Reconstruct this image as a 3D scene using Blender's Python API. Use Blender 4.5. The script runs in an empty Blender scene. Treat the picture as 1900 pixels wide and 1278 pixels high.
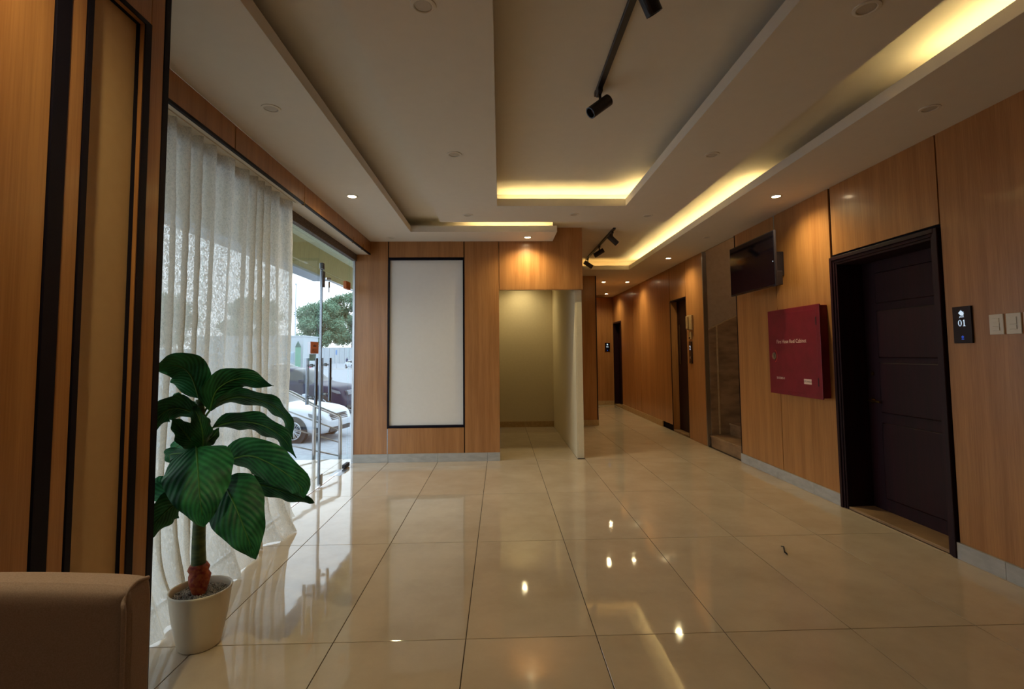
import bpy, bmesh, math, random
from mathutils import Vector, Matrix, noise
random.seed(7)
PI = math.pi
S = bpy.context.scene
C = S.collection

# ------------------------------------------------------------------ camera
W, H = 1900.0, 1278.0
F, CX, CY = 938.7, 957.3, 597.2
def cam_axes(p, y, r):
    cp, sp, cy, sy, cr, sr = math.cos(p), math.sin(p), math.cos(y), math.sin(y), math.cos(r), math.sin(r)
    f = Vector((sy*cp, cy*cp, sp)); x = Vector((cy, -sy, 0)); u = x.cross(f)
    return x*cr+u*sr, -x*sr+u*cr, f
ax, ay, af = cam_axes(math.radians(3.586), math.radians(1.799), math.radians(-0.533))
cd = bpy.data.cameras.new('camera'); cam = bpy.data.objects.new('camera', cd); C.objects.link(cam)
cam.matrix_world = Matrix(((ax.x, ay.x, -af.x, 0), (ax.y, ay.y, -af.y, 0), (ax.z, ay.z, -af.z, 1.3), (0, 0, 0, 1)))
cd.sensor_fit = 'HORIZONTAL'; cd.sensor_width = 36.0; cd.lens = F/W*36.0
cd.shift_x = (W/2-CX)/W; cd.shift_y = (CY-H/2)/W
cd.clip_start = 0.05; cd.clip_end = 600
S.camera = cam

# ------------------------------------------------------------------ world, exposure, lights
S.view_settings.view_transform = 'Standard'; S.view_settings.look = 'None'
S.view_settings.gamma = 1.0; S.view_settings.use_curve_mapping = False
S.view_settings.exposure = 0.98
SKY = 1.75          # overcast early-evening sky
SPOT = 17.0         # W of a lit downlight
LED = 19.0           # emission of the cove strips
w = bpy.data.worlds.new('overcast_sky'); S.world = w; w.use_nodes = True
nt = w.node_tree; nt.nodes.clear()
wo = nt.nodes.new('ShaderNodeOutputWorld'); bg = nt.nodes.new('ShaderNodeBackground')
tc = nt.nodes.new('ShaderNodeTexCoord'); sp = nt.nodes.new('ShaderNodeSeparateXYZ'); cr = nt.nodes.new('ShaderNodeValToRGB')
nt.links.new(tc.outputs['Generated'], sp.inputs[0]); nt.links.new(sp.outputs['Z'], cr.inputs[0])
cr.color_ramp.elements[0].position = 0.0; cr.color_ramp.elements[0].color = (0.86, 0.90, 1.0, 1)
cr.color_ramp.elements[1].position = 0.6; cr.color_ramp.elements[1].color = (0.72, 0.84, 1.0, 1)
nt.links.new(cr.outputs[0], bg.inputs[0]); bg.inputs[1].default_value = SKY
nt.links.new(bg.outputs[0], wo.inputs[0])
try:
    S.cycles.max_bounces = 10; S.cycles.transparent_max_bounces = 16; S.cycles.sample_clamp_indirect = 6.0
    S.cycles.caustics_reflective = False; S.cycles.caustics_refractive = False
except Exception: pass

# ------------------------------------------------------------------ materials
def srgb(r, g, b):
    f = lambda c: (c/255/12.92) if c/255 <= .04045 else ((c/255+.055)/1.055)**2.4
    return (f(r), f(g), f(b), 1)
def mat(name, col, rough=.5, metal=0, spec=.5, coat=0, emit=None, estr=0):
    m = bpy.data.materials.new(name); m.use_nodes = True
    b = m.node_tree.nodes['Principled BSDF']
    b.inputs['Base Color'].default_value = col; b.inputs['Roughness'].default_value = rough
    b.inputs['Metallic'].default_value = metal; b.inputs['Specular IOR Level'].default_value = spec
    b.inputs['Coat Weight'].default_value = coat; b.inputs['Coat Roughness'].default_value = .12
    if emit: b.inputs['Emission Color'].default_value = emit; b.inputs['Emission Strength'].default_value = estr
    return m
def nodes(m): return m.node_tree, m.node_tree.nodes, m.node_tree.links, m.node_tree.nodes['Principled BSDF']
def noisy(m, c1, c2, scale=(5, 5, 5), nscale=1.0, detail=4, lo=.35, hi=.65, bump=0, bscale=None, coord='Object', dist=.01):
    """procedural colour variation (and fine relief)"""
    t, n, l, b = nodes(m)
    tc = n.new('ShaderNodeTexCoord'); mp = n.new('ShaderNodeMapping'); mp.inputs['Scale'].default_value = scale
    nz = n.new('ShaderNodeTexNoise'); nz.inputs['Scale'].default_value = nscale; nz.inputs['Detail'].default_value = detail
    r = n.new('ShaderNodeValToRGB'); r.color_ramp.elements[0].position = lo; r.color_ramp.elements[0].color = c1
    r.color_ramp.elements[1].position = hi; r.color_ramp.elements[1].color = c2
    l.new(tc.outputs[coord], mp.inputs[0]); l.new(mp.outputs[0], nz.inputs['Vector'])
    l.new(nz.outputs['Fac'], r.inputs[0]); l.new(r.outputs[0], b.inputs['Base Color'])
    if bump:
        nb = n.new('ShaderNodeTexNoise'); nb.inputs['Scale'].default_value = bscale or nscale
        nb.inputs['Detail'].default_value = 2
        l.new(tc.outputs[coord], nb.inputs['Vector'])
        bp = n.new('ShaderNodeBump'); bp.inputs['Strength'].default_value = bump; bp.inputs['Distance'].default_value = dist
        l.new(nb.outputs['Fac'], bp.inputs['Height']); l.new(bp.outputs[0], b.inputs['Normal'])
    return m
def wood(name, dark, light, rough=.36, coat=.25):
    m = mat(name, light, rough, coat=coat)
    t, n, l, b = nodes(m)
    tc = n.new('ShaderNodeTexCoord')
    m1 = n.new('ShaderNodeMapping'); m1.inputs['Scale'].default_value = (17, 17, .8)
    m2 = n.new('ShaderNodeMapping'); m2.inputs['Scale'].default_value = (190, 190, 5)
    n1 = n.new('ShaderNodeTexNoise'); n1.inputs['Scale'].default_value = 1; n1.inputs['Detail'].default_value = 3
    n2 = n.new('ShaderNodeTexNoise'); n2.inputs['Scale'].default_value = 1; n2.inputs['Detail'].default_value = 2
    for mm, nn in ((m1, n1), (m2, n2)):
        l.new(tc.outputs['Object'], mm.inputs[0]); l.new(mm.outputs[0], nn.inputs['Vector'])
    mx = n.new('ShaderNodeMath'); mx.operation = 'MULTIPLY_ADD'; mx.inputs[1].default_value = .6
    mu = n.new('ShaderNodeMath'); mu.operation = 'MULTIPLY'; mu.inputs[1].default_value = .4
    l.new(n2.outputs['Fac'], mu.inputs[0]); l.new(n1.outputs['Fac'], mx.inputs[0]); l.new(mu.outputs[0], mx.inputs[2])
    r = n.new('ShaderNodeValToRGB'); r.color_ramp.elements[0].position = .36; r.color_ramp.elements[0].color = dark
    r.color_ramp.elements[1].position = .64; r.color_ramp.elements[1].color = light
    l.new(mx.outputs[0], r.inputs[0]); l.new(r.outputs[0], b.inputs['Base Color'])
    return m
M = {}
M['wood'] = wood('teak_laminate', srgb(155, 102, 57), srgb(180, 126, 75))
M['black'] = mat('black_trim', (.007, .005, .012, 1), .5, spec=.15)
M['joint'] = mat('joint_black', (.008, .006, .012, 1), .8, spec=.1)
M['paint'] = noisy(mat('ceiling_paint', srgb(220, 212, 202), .85, spec=.2), srgb(219, 211, 201), srgb(221, 213, 203), nscale=3)
M['cream'] = noisy(mat('cream_wall_paint', srgb(212, 198, 168), .8, spec=.25), srgb(211, 197, 167), srgb(214, 200, 170), nscale=6)
M['whiteboard'] = noisy(mat('white_panel_board', srgb(226, 220, 214), .55), srgb(225, 219, 213), srgb(227, 221, 215), nscale=5)
M['beige'] = noisy(mat('beige_panel_board', srgb(196, 160, 116), .6), srgb(195, 159, 115), srgb(198, 162, 118), nscale=5)
M['marble'] = noisy(mat('grey_marble', srgb(170, 166, 160), .3, coat=.2), srgb(162, 160, 156), srgb(178, 176, 172), scale=(3, 3, 8), nscale=3, detail=6)
M['tan'] = noisy(mat('tan_tile', srgb(176, 146, 104), .4), srgb(168, 138, 96), srgb(184, 154, 112), nscale=6)
M['dado'] = noisy(mat('brown_marble_dado', srgb(140, 108, 76), .45), srgb(118, 90, 64), srgb(156, 122, 88), scale=(2, 2, 5), nscale=2, detail=6)
M['taupe'] = noisy(mat('taupe_paint', srgb(158, 132, 104), .85), srgb(154, 128, 100), srgb(162, 136, 108), nscale=4)
M['mahogany'] = wood('dark_mahogany', srgb(24, 6, 14), srgb(42, 10, 20), .5, .0)
M['mahogany'].node_tree.nodes['Principled BSDF'].inputs['Specular IOR Level'].default_value = .25
M['steel'] = mat('brushed_steel', srgb(176, 178, 182), .28, 1)
M['chrome'] = mat('polished_steel', srgb(128, 132, 140), .15, 1)
M['brass'] = mat('brass', srgb(200, 160, 90), .25, 1)
M['rough_trim'] = noisy(mat('weathered_head_trim', srgb(92, 76, 64), .7), srgb(70, 58, 50), srgb(112, 94, 80), nscale=14, bump=.3, bscale=30)
M['fixture'] = mat('black_fixture', (.012, .009, .016, 1), .4)
M['white_plastic'] = mat('white_plastic', srgb(214, 204, 188), .45)
M['off_lens'] = mat('frosted_lens_off', srgb(188, 178, 166), .5)
M['lens'] = mat('lit_lens', (1, .9, .7, 1), .5, emit=(1, .80, .50, 1), estr=22)
M['led'] = mat('led_strip', (1, .8, .4, 1), .5, emit=(1, .79, .34, 1), estr=LED)
M['grout'] = mat('grout', srgb(58, 42, 34), .8)
M['red'] = noisy(mat('red_enamel', srgb(118, 15, 36), .45), srgb(113, 13, 33), srgb(123, 17, 39), nscale=2)
M['letter'] = mat('white_lettering', srgb(226, 196, 180), .5)
M['screen'] = mat('tv_screen', (.006, .005, .010, 1), .06, spec=.35)
M['display'] = mat('display_glass', (.006, .006, .014, 1), .15)
M['glow'] = mat('display_white', (.7, .85, 1, 1), .5, emit=(.62, .80, 1, 1), estr=.36)
M['glow_blue'] = mat('display_blue', (.02, .1, .8, 1), .5, emit=(.02, .10, .75, 1), estr=.35)
M['orange'] = mat('orange_tag', srgb(196, 104, 44), .5)
M['tag_ink'] = mat('tag_ink', srgb(92, 44, 22), .6)
M['rubber'] = mat('black_rubber', (.012, .012, .014, 1), .6)

def tile_mat():
    m = mat('polished_cream_tile', srgb(200, 184, 162), .045, spec=.55)
    t, n, l, b = nodes(m)
    tc = n.new('ShaderNodeTexCoord'); nz = n.new('ShaderNodeTexNoise'); nz.inputs['Scale'].default_value = 2.2; nz.inputs['Detail'].default_value = 8
    nz.inputs['Roughness'].default_value = .65
    oi = n.new('ShaderNodeObjectInfo'); ad = n.new('ShaderNodeVectorMath'); ad.operation = 'MULTIPLY_ADD'
    cx = n.new('ShaderNodeCombineXYZ')
    for k in range(3): l.new(oi.outputs['Random'], cx.inputs[k])
    ad.inputs[1].default_value = (17, 9, 5); l.new(cx.outputs[0], ad.inputs[0]); l.new(tc.outputs['Object'], ad.inputs[2])
    l.new(ad.outputs[0], nz.inputs['Vector'])
    r = n.new('ShaderNodeValToRGB'); r.color_ramp.elements[0].position = .35; r.color_ramp.elements[0].color = srgb(190, 171, 149)
    r.color_ramp.elements[1].position = .65; r.color_ramp.elements[1].color = srgb(204, 186, 164)
    l.new(nz.outputs['Fac'], r.inputs[0]); l.new(r.outputs[0], b.inputs['Base Color'])
    n2 = n.new('ShaderNodeTexNoise'); n2.inputs['Scale'].default_value = 5.0; n2.inputs['Detail'].default_value = 1.5
    l.new(ad.outputs[0], n2.inputs['Vector'])
    bp = n.new('ShaderNodeBump'); bp.inputs['Strength'].default_value = .35; bp.inputs['Distance'].default_value = .0022
    l.new(n2.outputs['Fac'], bp.inputs['Height']); l.new(bp.outputs[0], b.inputs['Normal'])
    return m
M['tile'] = tile_mat()

def glass_mat(name, tint=(.93, .97, .96, 1), refl=1.0):
    m = bpy.data.materials.new(name); m.use_nodes = True; n = m.node_tree.nodes; l = m.node_tree.links; n.clear()
    o = n.new('ShaderNodeOutputMaterial'); mx = n.new('ShaderNodeMixShader'); tr = n.new('ShaderNodeBsdfTransparent')
    gl = n.new('ShaderNodeBsdfGlossy'); fr = n.new('ShaderNodeFresnel'); fr.inputs['IOR'].default_value = 1.45
    ml = n.new('ShaderNodeMath'); ml.operation = 'MULTIPLY'; ml.inputs[1].default_value = refl
    tr.inputs[0].default_value = tint; gl.inputs['Roughness'].default_value = .01; gl.inputs['Color'].default_value = (1, 1, 1, 1)
    l.new(fr.outputs[0], ml.inputs[0]); l.new(ml.outputs[0], mx.inputs[0]); l.new(tr.outputs[0], mx.inputs[1]); l.new(gl.outputs[0], mx.inputs[2])
    l.new(mx.outputs[0], o.inputs[0]); return m
M['glass'] = glass_mat('clear_glass', refl=.28)

def curtain_mat():
    m = bpy.data.materials.new('crinkled_sheer'); m.use_nodes = True; n = m.node_tree.nodes; l = m.node_tree.links; n.clear()
    o = n.new('ShaderNodeOutputMaterial')
    df = n.new('ShaderNodeBsdfDiffuse'); tl = n.new('ShaderNodeBsdfTranslucent'); tr = n.new('ShaderNodeBsdfTransparent')
    df.inputs[0].default_value = srgb(220, 204, 176); tl.inputs[0].default_value = srgb(214, 210, 200)
    tc = n.new('ShaderNodeTexCoord'); mp = n.new('ShaderNodeMapping'); mp.inputs['Scale'].default_value = (120, 120, 70)
    nz = n.new('ShaderNodeTexNoise'); nz.inputs['Scale'].default_value = 1.0; nz.inputs['Detail'].default_value = 4; nz.inputs['Distortion'].default_value = 1.2
    l.new(tc.outputs['Object'], mp.inputs[0]); l.new(mp.outputs[0], nz.inputs['Vector'])
    r = n.new('ShaderNodeValToRGB'); r.color_ramp.elements[0].position = .42; r.color_ramp.elements[0].color = (.03, .03, .03, 1)
    r.color_ramp.elements[1].position = .66; r.color_ramp.elements[1].color = (.30, .30, .30, 1)
    l.new(nz.outputs['Fac'], r.inputs[0])
    m1 = n.new('ShaderNodeMixShader'); m1.inputs[0].default_value = .52
    l.new(df.outputs[0], m1.inputs[1]); l.new(tl.outputs[0], m1.inputs[2])
    m2 = n.new('ShaderNodeMixShader'); l.new(r.outputs[0], m2.inputs[0]); l.new(m1.outputs[0], m2.inputs[1]); l.new(tr.outputs[0], m2.inputs[2])
    l.new(m2.outputs[0], o.inputs[0]); return m
M['curtain'] = curtain_mat()

# ------------------------------------------------------------------ helpers
def obj(name, bm, m, parent=None, smooth=False):
    me = bpy.data.meshes.new(name); bm.to_mesh(me); bm.free()
    for x in (m if isinstance(m, (list, tuple)) else [m]): me.materials.append(x)
    if smooth:
        for p in me.polygons: p.use_smooth = True
    o = bpy.data.objects.new(name, me); C.objects.link(o)
    if parent:
        o.parent = parent; o.matrix_parent_inverse = Matrix.Identity(4)
        o.matrix_basis = parent_world(parent).inverted()
    return o
def parent_world(p):
    mw = p.matrix_basis.copy()
    while p.parent: p = p.parent; mw = p.matrix_basis @ mw
    return mw
def thing(name, label, cat, loc=(0, 0, 0), rz=0, group=None):
    o = bpy.data.objects.new(name, None); C.objects.link(o); o.empty_display_size = .1
    o.location = loc; o.rotation_euler = (0, 0, rz)
    o.matrix_basis = Matrix.Translation(loc) @ Matrix.Rotation(rz, 4, 'Z')
    o['label'] = label; o['category'] = cat
    if group: o['group'] = group
    return o
def tag(o, label, cat, group=None, kind=None):
    o['label'] = label; o['category'] = cat
    if group: o['group'] = group
    if kind: o['kind'] = kind
    return o
def struct(o, label=None):
    o['kind'] = 'structure'
    if label: o['label'] = label
    return o
def empty_struct(name, loc=(0, 0, 0)):
    o = bpy.data.objects.new(name, None); C.objects.link(o); o.matrix_basis = Matrix.Translation(loc); o['kind'] = 'structure'
    return o
def box(bm, x0, x1, y0, y1, z0, z1, bev=0):
    x0, x1 = sorted((x0, x1)); y0, y1 = sorted((y0, y1)); z0, z1 = sorted((z0, z1))
    t = bmesh.new(); bmesh.ops.create_cube(t, size=1)
    for v in t.verts: v.co = Vector(((x0+x1)/2+v.co.x*(x1-x0), (y0+y1)/2+v.co.y*(y1-y0), (z0+z1)/2+v.co.z*(z1-z0)))
    if bev: bmesh.ops.bevel(t, geom=t.edges[:], offset=bev, segments=1 if bev < .004 else 3, affect='EDGES', profile=.5)
    me = bpy.data.meshes.new('t'); t.to_mesh(me); t.free(); bm.from_mesh(me); bpy.data.meshes.remove(me)
def B(*boxes, bev=0):
    bm = bmesh.new()
    for b in boxes: box(bm, *b, bev=bev)
    return bm
def cyl(bm, p0, p1, r0, r1=None, seg=16, caps=True):
    r1 = r0 if r1 is None else r1
    p0, p1 = Vector(p0), Vector(p1); d = (p1-p0)
    q = d.to_track_quat('Z', 'Y').to_matrix()
    rings = []
    for p, r in ((p0, r0), (p1, r1)):
        rings.append([bm.verts.new(p+q @ Vector((r*math.cos(2*PI*i/seg), r*math.sin(2*PI*i/seg), 0))) for i in range(seg)])
    for i in range(seg):
        bm.faces.new((rings[0][i], rings[0][(i+1) % seg], rings[1][(i+1) % seg], rings[1][i]))
    if caps: bm.faces.new(rings[0][::-1]); bm.faces.new(rings[1])
def tube(bm, pts, rad, seg=8):
    pts = [Vector(p) for p in pts]; n = len(pts)
    rs = rad if isinstance(rad, (list, tuple)) else [rad]*n
    up = Vector((0, 0, 1)); rings = []
    prev = None
    for i, p in enumerate(pts):
        t = (pts[min(i+1, n-1)]-pts[max(i-1, 0)]).normalized()
        a = (prev if prev is not None else (up if abs(t.z) < .9 else Vector((1, 0, 0))))
        a = (a-t*a.dot(t)).normalized(); prev = a; b = t.cross(a)
        rings.append([bm.verts.new(p+(a*math.cos(2*PI*k/seg)+b*math.sin(2*PI*k/seg))*rs[i]) for k in range(seg)])
    for i in range(n-1):
        for k in range(seg):
            bm.faces.new((rings[i][k], rings[i][(k+1) % seg], rings[i+1][(k+1) % seg], rings[i+1][k]))
    bm.faces.new(rings[0][::-1]); bm.faces.new(rings[-1])
def lathe(bm, prof, seg=32, cx=0, cy=0, cz=0):
    rings = []
    for r, z in prof:
        if r < 1e-5: rings.append([bm.verts.new((cx, cy, cz+z))])
        else: rings.append([bm.verts.new((cx+r*math.cos(2*PI*i/seg), cy+r*math.sin(2*PI*i/seg), cz+z)) for i in range(seg)])
    for a, b in zip(rings, rings[1:]):
        for i in range(seg):
            j = (i+1) % seg
            if len(a) == 1 and len(b) == 1: continue
            if len(a) == 1: bm.faces.new((a[0], b[j], b[i]))
            elif len(b) == 1: bm.faces.new((a[i], a[j], b[0]))
            else: bm.faces.new((a[i], a[j], b[j], b[i]))
def text_bm(s, size, mtx, depth=.0008):
    cu = bpy.data.curves.new('txt', 'FONT'); cu.body = s; cu.size = size; cu.extrude = depth; cu.align_x = 'CENTER'; cu.align_y = 'CENTER'; cu.resolution_u = 3
    o = bpy.data.objects.new('txt', cu); C.objects.link(o)
    dg = bpy.context.evaluated_depsgraph_get(); me = bpy.data.meshes.new_from_object(o.evaluated_get(dg))
    bm = bmesh.new(); bm.from_mesh(me); bm.transform(mtx)
    bpy.data.objects.remove(o); bpy.data.curves.remove(cu); bpy.data.meshes.remove(me)
    return bm
def poly_prism(pts, z0, z1, mtx):
    bm = bmesh.new()
    a = [bm.verts.new(mtx @ Vector((x, y, z0))) for x, y in pts]; b = [bm.verts.new(mtx @ Vector((x, y, z1))) for x, y in pts]
    bm.faces.new(a[::-1]); bm.faces.new(b); n = len(pts)
    for i in range(n): bm.faces.new((a[i], a[(i+1) % n], b[(i+1) % n], b[i]))
    bm.normal_update()
    bmesh.ops.triangulate(bm, faces=[f for f in bm.faces if len(f.verts) > 4])
    return bm
def merge(*bms):
    o = bmesh.new()
    for b in bms:
        me = bpy.data.meshes.new('t'); b.to_mesh(me); b.free(); o.from_mesh(me); bpy.data.meshes.remove(me)
    return o
def wallM(x, y, z):   # sign plane on a wall facing -X: local x -> -Y, local y -> +Z, local z -> -X
    return Matrix(((0, 0, -1, x), (-1, 0, 0, y), (0, 1, 0, z), (0, 0, 0, 1)))
def backM(x, y, z):   # plane facing -Y: local x -> +X, y -> +Z, z -> -Y
    return Matrix(((1, 0, 0, x), (0, 0, -1, y), (0, 1, 0, z), (0, 0, 0, 1)))
def dup(root, loc, label=None, group=None, rz=None):
    r = root.copy(); C.objects.link(r)
    q = rz if rz is not None else root.matrix_basis.to_euler().z
    r.matrix_basis = Matrix.Translation(loc) @ Matrix.Rotation(q, 4, 'Z')
    if label: r['label'] = label
    if group: r['group'] = group
    for ch in list(root.children):
        c = ch.copy(); C.objects.link(c); c.parent = r
        for g in list(ch.children):
            d = g.copy(); C.objects.link(d); d.parent = c
    return r

HC = 2.707; HS = 2.88; XR = 2.855; YB = 6.27; XL = -1.604; XG = -1.80; XC = -1.25

# ------------------------------------------------------------------ floor
fl = empty_struct('floor')
obj('grout_bed', B((-1.80, 3.2, -2.5, 12.9, -.06, -.0035)), M['grout'], fl)
def tiles(parent, x0, x1, y0, y1, g=.0042, tx=-.167, ty=2.406, zz=0, m=None):
    i0 = math.floor((x0-tx)/.6); i1 = math.ceil((x1-tx)/.6); j0 = math.floor((y0-ty)/1.2); j1 = math.ceil((y1-ty)/1.2)
    for i in range(i0, i1):
        for j in range(j0, j1):
            a, b = max(x0, tx+i*.6), min(x1, tx+i*.6+.6); c, d = max(y0, ty+j*1.2), min(y1, ty+j*1.2+1.2)
            if b-a < .01 or d-c < .01: continue
            bm = bmesh.new(); box(bm, a+g/2, b-g/2, c+g/2, d-g/2, zz-.03, zz)
            bmesh.ops.bevel(bm, geom=[e for e in bm.edges if all(v.co.z > zz-.001 for v in e.verts)], offset=.0008, segments=1, affect='EDGES')
            t = random.uniform(-1, 1)*.0004
            obj('tile', bm, m or M['tile'], parent)
tiles(fl, -1.798, XR, -2.45, YB+.0); tiles(fl, -.015, .945, YB, 9.07); tiles(fl, 1.03, XR, YB, 9.15); tiles(fl, 1.76, XR, 9.15, 12.7)

# ------------------------------------------------------------------ ceiling
ce = empty_struct('ceiling', (0, 0, HC))
obj('upper_slab', B((-1.85, 2.9, -2.5, 12.9, HS, HS+.12)), M['paint'], ce)
T = .02; LZ = 2.778
def part(n, m, *bx, p=None, bev=0): return obj(n, B(*bx, bev=bev), m, p if p is not None else ce)
part('left_soffit', M['paint'], (XL, -1.02, -2.5, YB, HC, HC+T), (-1.045, -1.0195, -2.5, 5.795, HC+.0005, LZ), (-1.24, -1.22, -2.5, 6.0, HC+T, HS))
part('back_soffit', M['paint'], (-1.02, .667, 5.77, YB, HC, HC+T), (-1.0195, .6675, 5.7695, 5.795, HC+.0005, LZ), (.642, .6675, 5.795, YB, HC+.0005, LZ), (-1.22, .642, 5.98, 6.0, HC+T, HS))
part('right_soffit', M['paint'], (2.2, XR+.015, -2.5, 8.45, HC, HC+T), (2.1995, 2.225, -2.5, 8.475, HC+.0005, LZ), (2.40, 2.42, -2.5, 8.65, HC+T, HS))
part('corridor_soffit', M['paint'], (1.04, XR+.015, 8.45, 12.9, HC, HC+T), (1.04, 2.225, 8.4495, 8.475, HC+.0005, LZ), (1.04, 2.42, 8.63, 8.65, HC+T, HS))
# hanging central platform with its tray
px0, px1, py0, py1 = -.63, 1.80, -1.6, 5.34; hx0, hx1, hy0, hy1 = -.02, 1.215, -.9, 4.75
part('central_platform', M['paint'], (px0, px1, hy1, py1, HC, HC+T), (px0, px1, py0, hy0, HC, HC+T), (px0, hx0, hy0, hy1, HC, HC+T), (hx1, px1, hy0, hy1, HC, HC+T),
     (px0, px0+.02, py0, py1, HC+T, HS), (px1-.02, px1, py0, py1, HC+T, HS), (px0, px1, py1-.02, py1, HC+T, HS), (px0, px1, py0, py0+.02, HC+T, HS))
part('tray_lip', M['paint'], (hx0-.025, hx0+.0005, hy0-.025, hy1+.025, HC+.0005, LZ), (hx1-.0005, hx1+.025, hy0-.025, hy1+.025, HC+.0005, LZ), (hx0, hx1, hy1-.0005, hy1+.025, HC+.0005, LZ), (hx0, hx1, hy0-.025, hy0+.0005, HC+.0005, LZ))
part('tray_cove_wall', M['paint'], (hx0-.17, hx0-.15, hy0, hy1+.2, HC+T, HS), (hx1+.17, hx1+.19, hy0, hy1+.2, HC+T, HS), (hx0-.17, hx1+.19, hy1+.2, hy1+.22, HC+T, HS))

# ------------------------------------------------------------------ walls of wood panels
def panel(p, m, x0, x1, y0, y1, z0, z1, bev=.0012, n='panel'): return obj(n, B((x0, x1, y0, y1, z0, z1), bev=bev), m, p)
zt = HC
# back wall
wb = struct(obj('wall_back', B((XG, -.015, YB+.03, YB+.25, 0, 3.2), (XG, -.015, YB+.014, YB+.03, .0, .10), (XG, -1.38, YB+.014, YB+.03, .1, HS), (-.444, -.015, YB+.014, YB+.03, .1, HS),
                              (-1.38, -.444, YB+.014, YB+.03, 2.49, HS), (-1.38, -.444, YB+.014, YB+.03, .1, .42)), M['joint']))
panel(wb, M['wood'], XG+.012, -1.386, YB, YB+.014, .1, zt); panel(wb, M['wood'], -1.374, -.450, YB, YB+.014, 2.508, zt)
panel(wb, M['wood'], -1.374, -.450, YB, YB+.014, .1, .406); panel(wb, M['wood'], -.438, -.012, YB, YB+.014, .1, zt)
part('white_board', M['whiteboard'], (-1.366, -.458, YB+.024, YB+.0295, .434, 2.476), p=wb)
part('black_frame', M['black'], (-1.382, -1.364, YB-.004, YB+.0295, .42, 2.492), (-.46, -.442, YB-.004, YB+.0295, .42, 2.492), (-1.364, -.46, YB-.004, YB+.0295, 2.474, 2.492), (-1.364, -.46, YB-.004, YB+.0295, .42, .438), p=wb)
part('joint_strip', M['steel'], (-1.3835, -1.3765, YB+.001, YB+.0135, .1, .40), p=wb)
def skirting(name, axis, c, a, b, front, m, step=.6, off=0.0, z=.1):
    s = empty_struct(name, (a if axis == 'x' else c, c if axis == 'x' else a, 0))
    k = math.floor((a-off)/step)
    while off+k*step < b:
        u0, u1 = max(a, off+k*step)+.001, min(b, off+(k+1)*step)-.001
        if u1-u0 > .01:
            if axis == 'x': obj('tile', B((u0, u1, c-front, c+.004, 0, z), bev=.001), m, s)
            else: obj('tile', B((c-front, c+.004, u0, u1, 0, z), bev=.001), m, s)
        k += 1
    return s
skirting('baseboard_back', 'x', YB, XG+.01, -.010, .016, M['marble'], off=-.167)
part('wood_end', M['wood'], (-.0155, -.012, YB+.014, YB+.25, .1, HS), p=wb)
# bulkhead over the niche, partition and niche
wn = struct(obj('wall_niche', B((-.03, -.015, YB+.25, 9.2, 0, HS), (-.015, .945, 9.07, 9.2, 0, HS)), M['cream']))
part('partition', M['cream'], (.945, 1.03, 6.335, 9.2, 0, HS), p=wn)
part('partition_end_cap', M['cream'], (.962, 1.030, 6.327, 6.335, 0.004, 1.196), (.962, 1.030, 6.327, 6.335, 1.2, 2.1), p=wn)
bh = struct(obj('wall_bulkhead', B((-.010, 1.04, YB+.014, YB+.055, 2.1, HS)), M['joint']))
panel(bh, M['wood'], -.006, 1.04, YB, YB+.014, 2.1, HS)
part('soffit_edge', M['wood'], (-.006, 1.04, YB+.001, YB+.06, 2.094, 2.1), p=bh)
part('side_panel', M['wood'], (1.03, 1.04, YB+.056, 9.15, 2.1, HS), p=bh)
skirting('baseboard_niche', 'x', 9.07, -.015, .945, .012, M['tan'], off=-.167)
part('niche_ceiling', M['cream'], (-.015, .945, YB+.056, 9.07, 2.62, 2.64))
# corridor
wc = struct(obj('wall_corridor_left', B((1.03, 1.745, 9.164, 12.9, 0, HS)), M['joint']))
panel(wc, M['wood'], 1.035, 1.742, 9.15, 9.164, .1, HC); panel(wc, M['wood'], 1.746, 1.758, 9.18, 12.7, .1, HC)
part('edge_trim', M['black'], (1.742, 1.76, 9.149, 9.18, 0, HC), p=wc)
skirting('baseboard_corridor_left', 'x', 9.15, 1.035, 1.765, .012, M['tan'], off=-.167)
we = struct(obj('wall_corridor_end', B((1.745, 3.2, 12.714, 12.9, 0, HS)), M['joint']))
panel(we, M['wood'], 1.76, XR+.01, 12.7, 12.714, .1, HC)
skirting('baseboard_corridor_end', 'x', 12.7, 1.76, XR+.005, .012, M['tan'], off=-.167)

# right wall
d2 = (3.185, 4.205, 2.05); st = (6.0, 6.985); d3 = (7.66, 8.39, 2.15); d4 = (11.85, 12.70, 2.05)
segs = []
X0, X1 = XR+.014, XR+.22
segs += [(X0, X1, -2.5, d2[0], 0, HS), (X0, X1, d2[0], d2[1], d2[2], HS), (X0, X1, d2[1], st[0], 0, HS), (X0, X1, st[1], d3[0], 0, HS), (X0, X1, d3[0], d3[1], d3[2], HS),
         (X0, X1, d3[1], d4[0], 0, HS), (X0, X1, d4[0], d4[1], d4[2], HS)]
wr = struct(obj('wall_right', B(*segs), M['joint']))
J = .005
def rp(y0, y1, z0, z1=HC, m=M['wood']): panel(wr, m, XR, X0, y0+(J if y0 < 7 else .009), y1-(J if y0 < 7 else .009), z0, z1)
rp(-2.5, -.6, .1); rp(-.6, 1.25, .1); rp(1.25, 3.15, .1); rp(3.15, 4.216, 2.056+.06); rp(4.235, 5.11, .1); rp(5.11, 5.995, .1)
rp(6.995, 7.66, .0); rp(7.66, 8.39, 2.155); rp(8.39, 10.24, .1); rp(10.24, 10.72, .1); rp(10.72, 11.84, .1); rp(11.84, 12.7, 2.06)
part('edge_trim', M['black'], (XR-.004, X1, 5.985, 6.0, 0, HC), p=wr)
part('edge_trim', M['steel'], (XR-.006, XR+.05, 6.972, 6.997, 0, HC), p=wr)
part('joint_strip', M['steel'], (XR-.001, XR+.01, 5.100, 5.118, 2.45, HC), p=wr)
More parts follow.
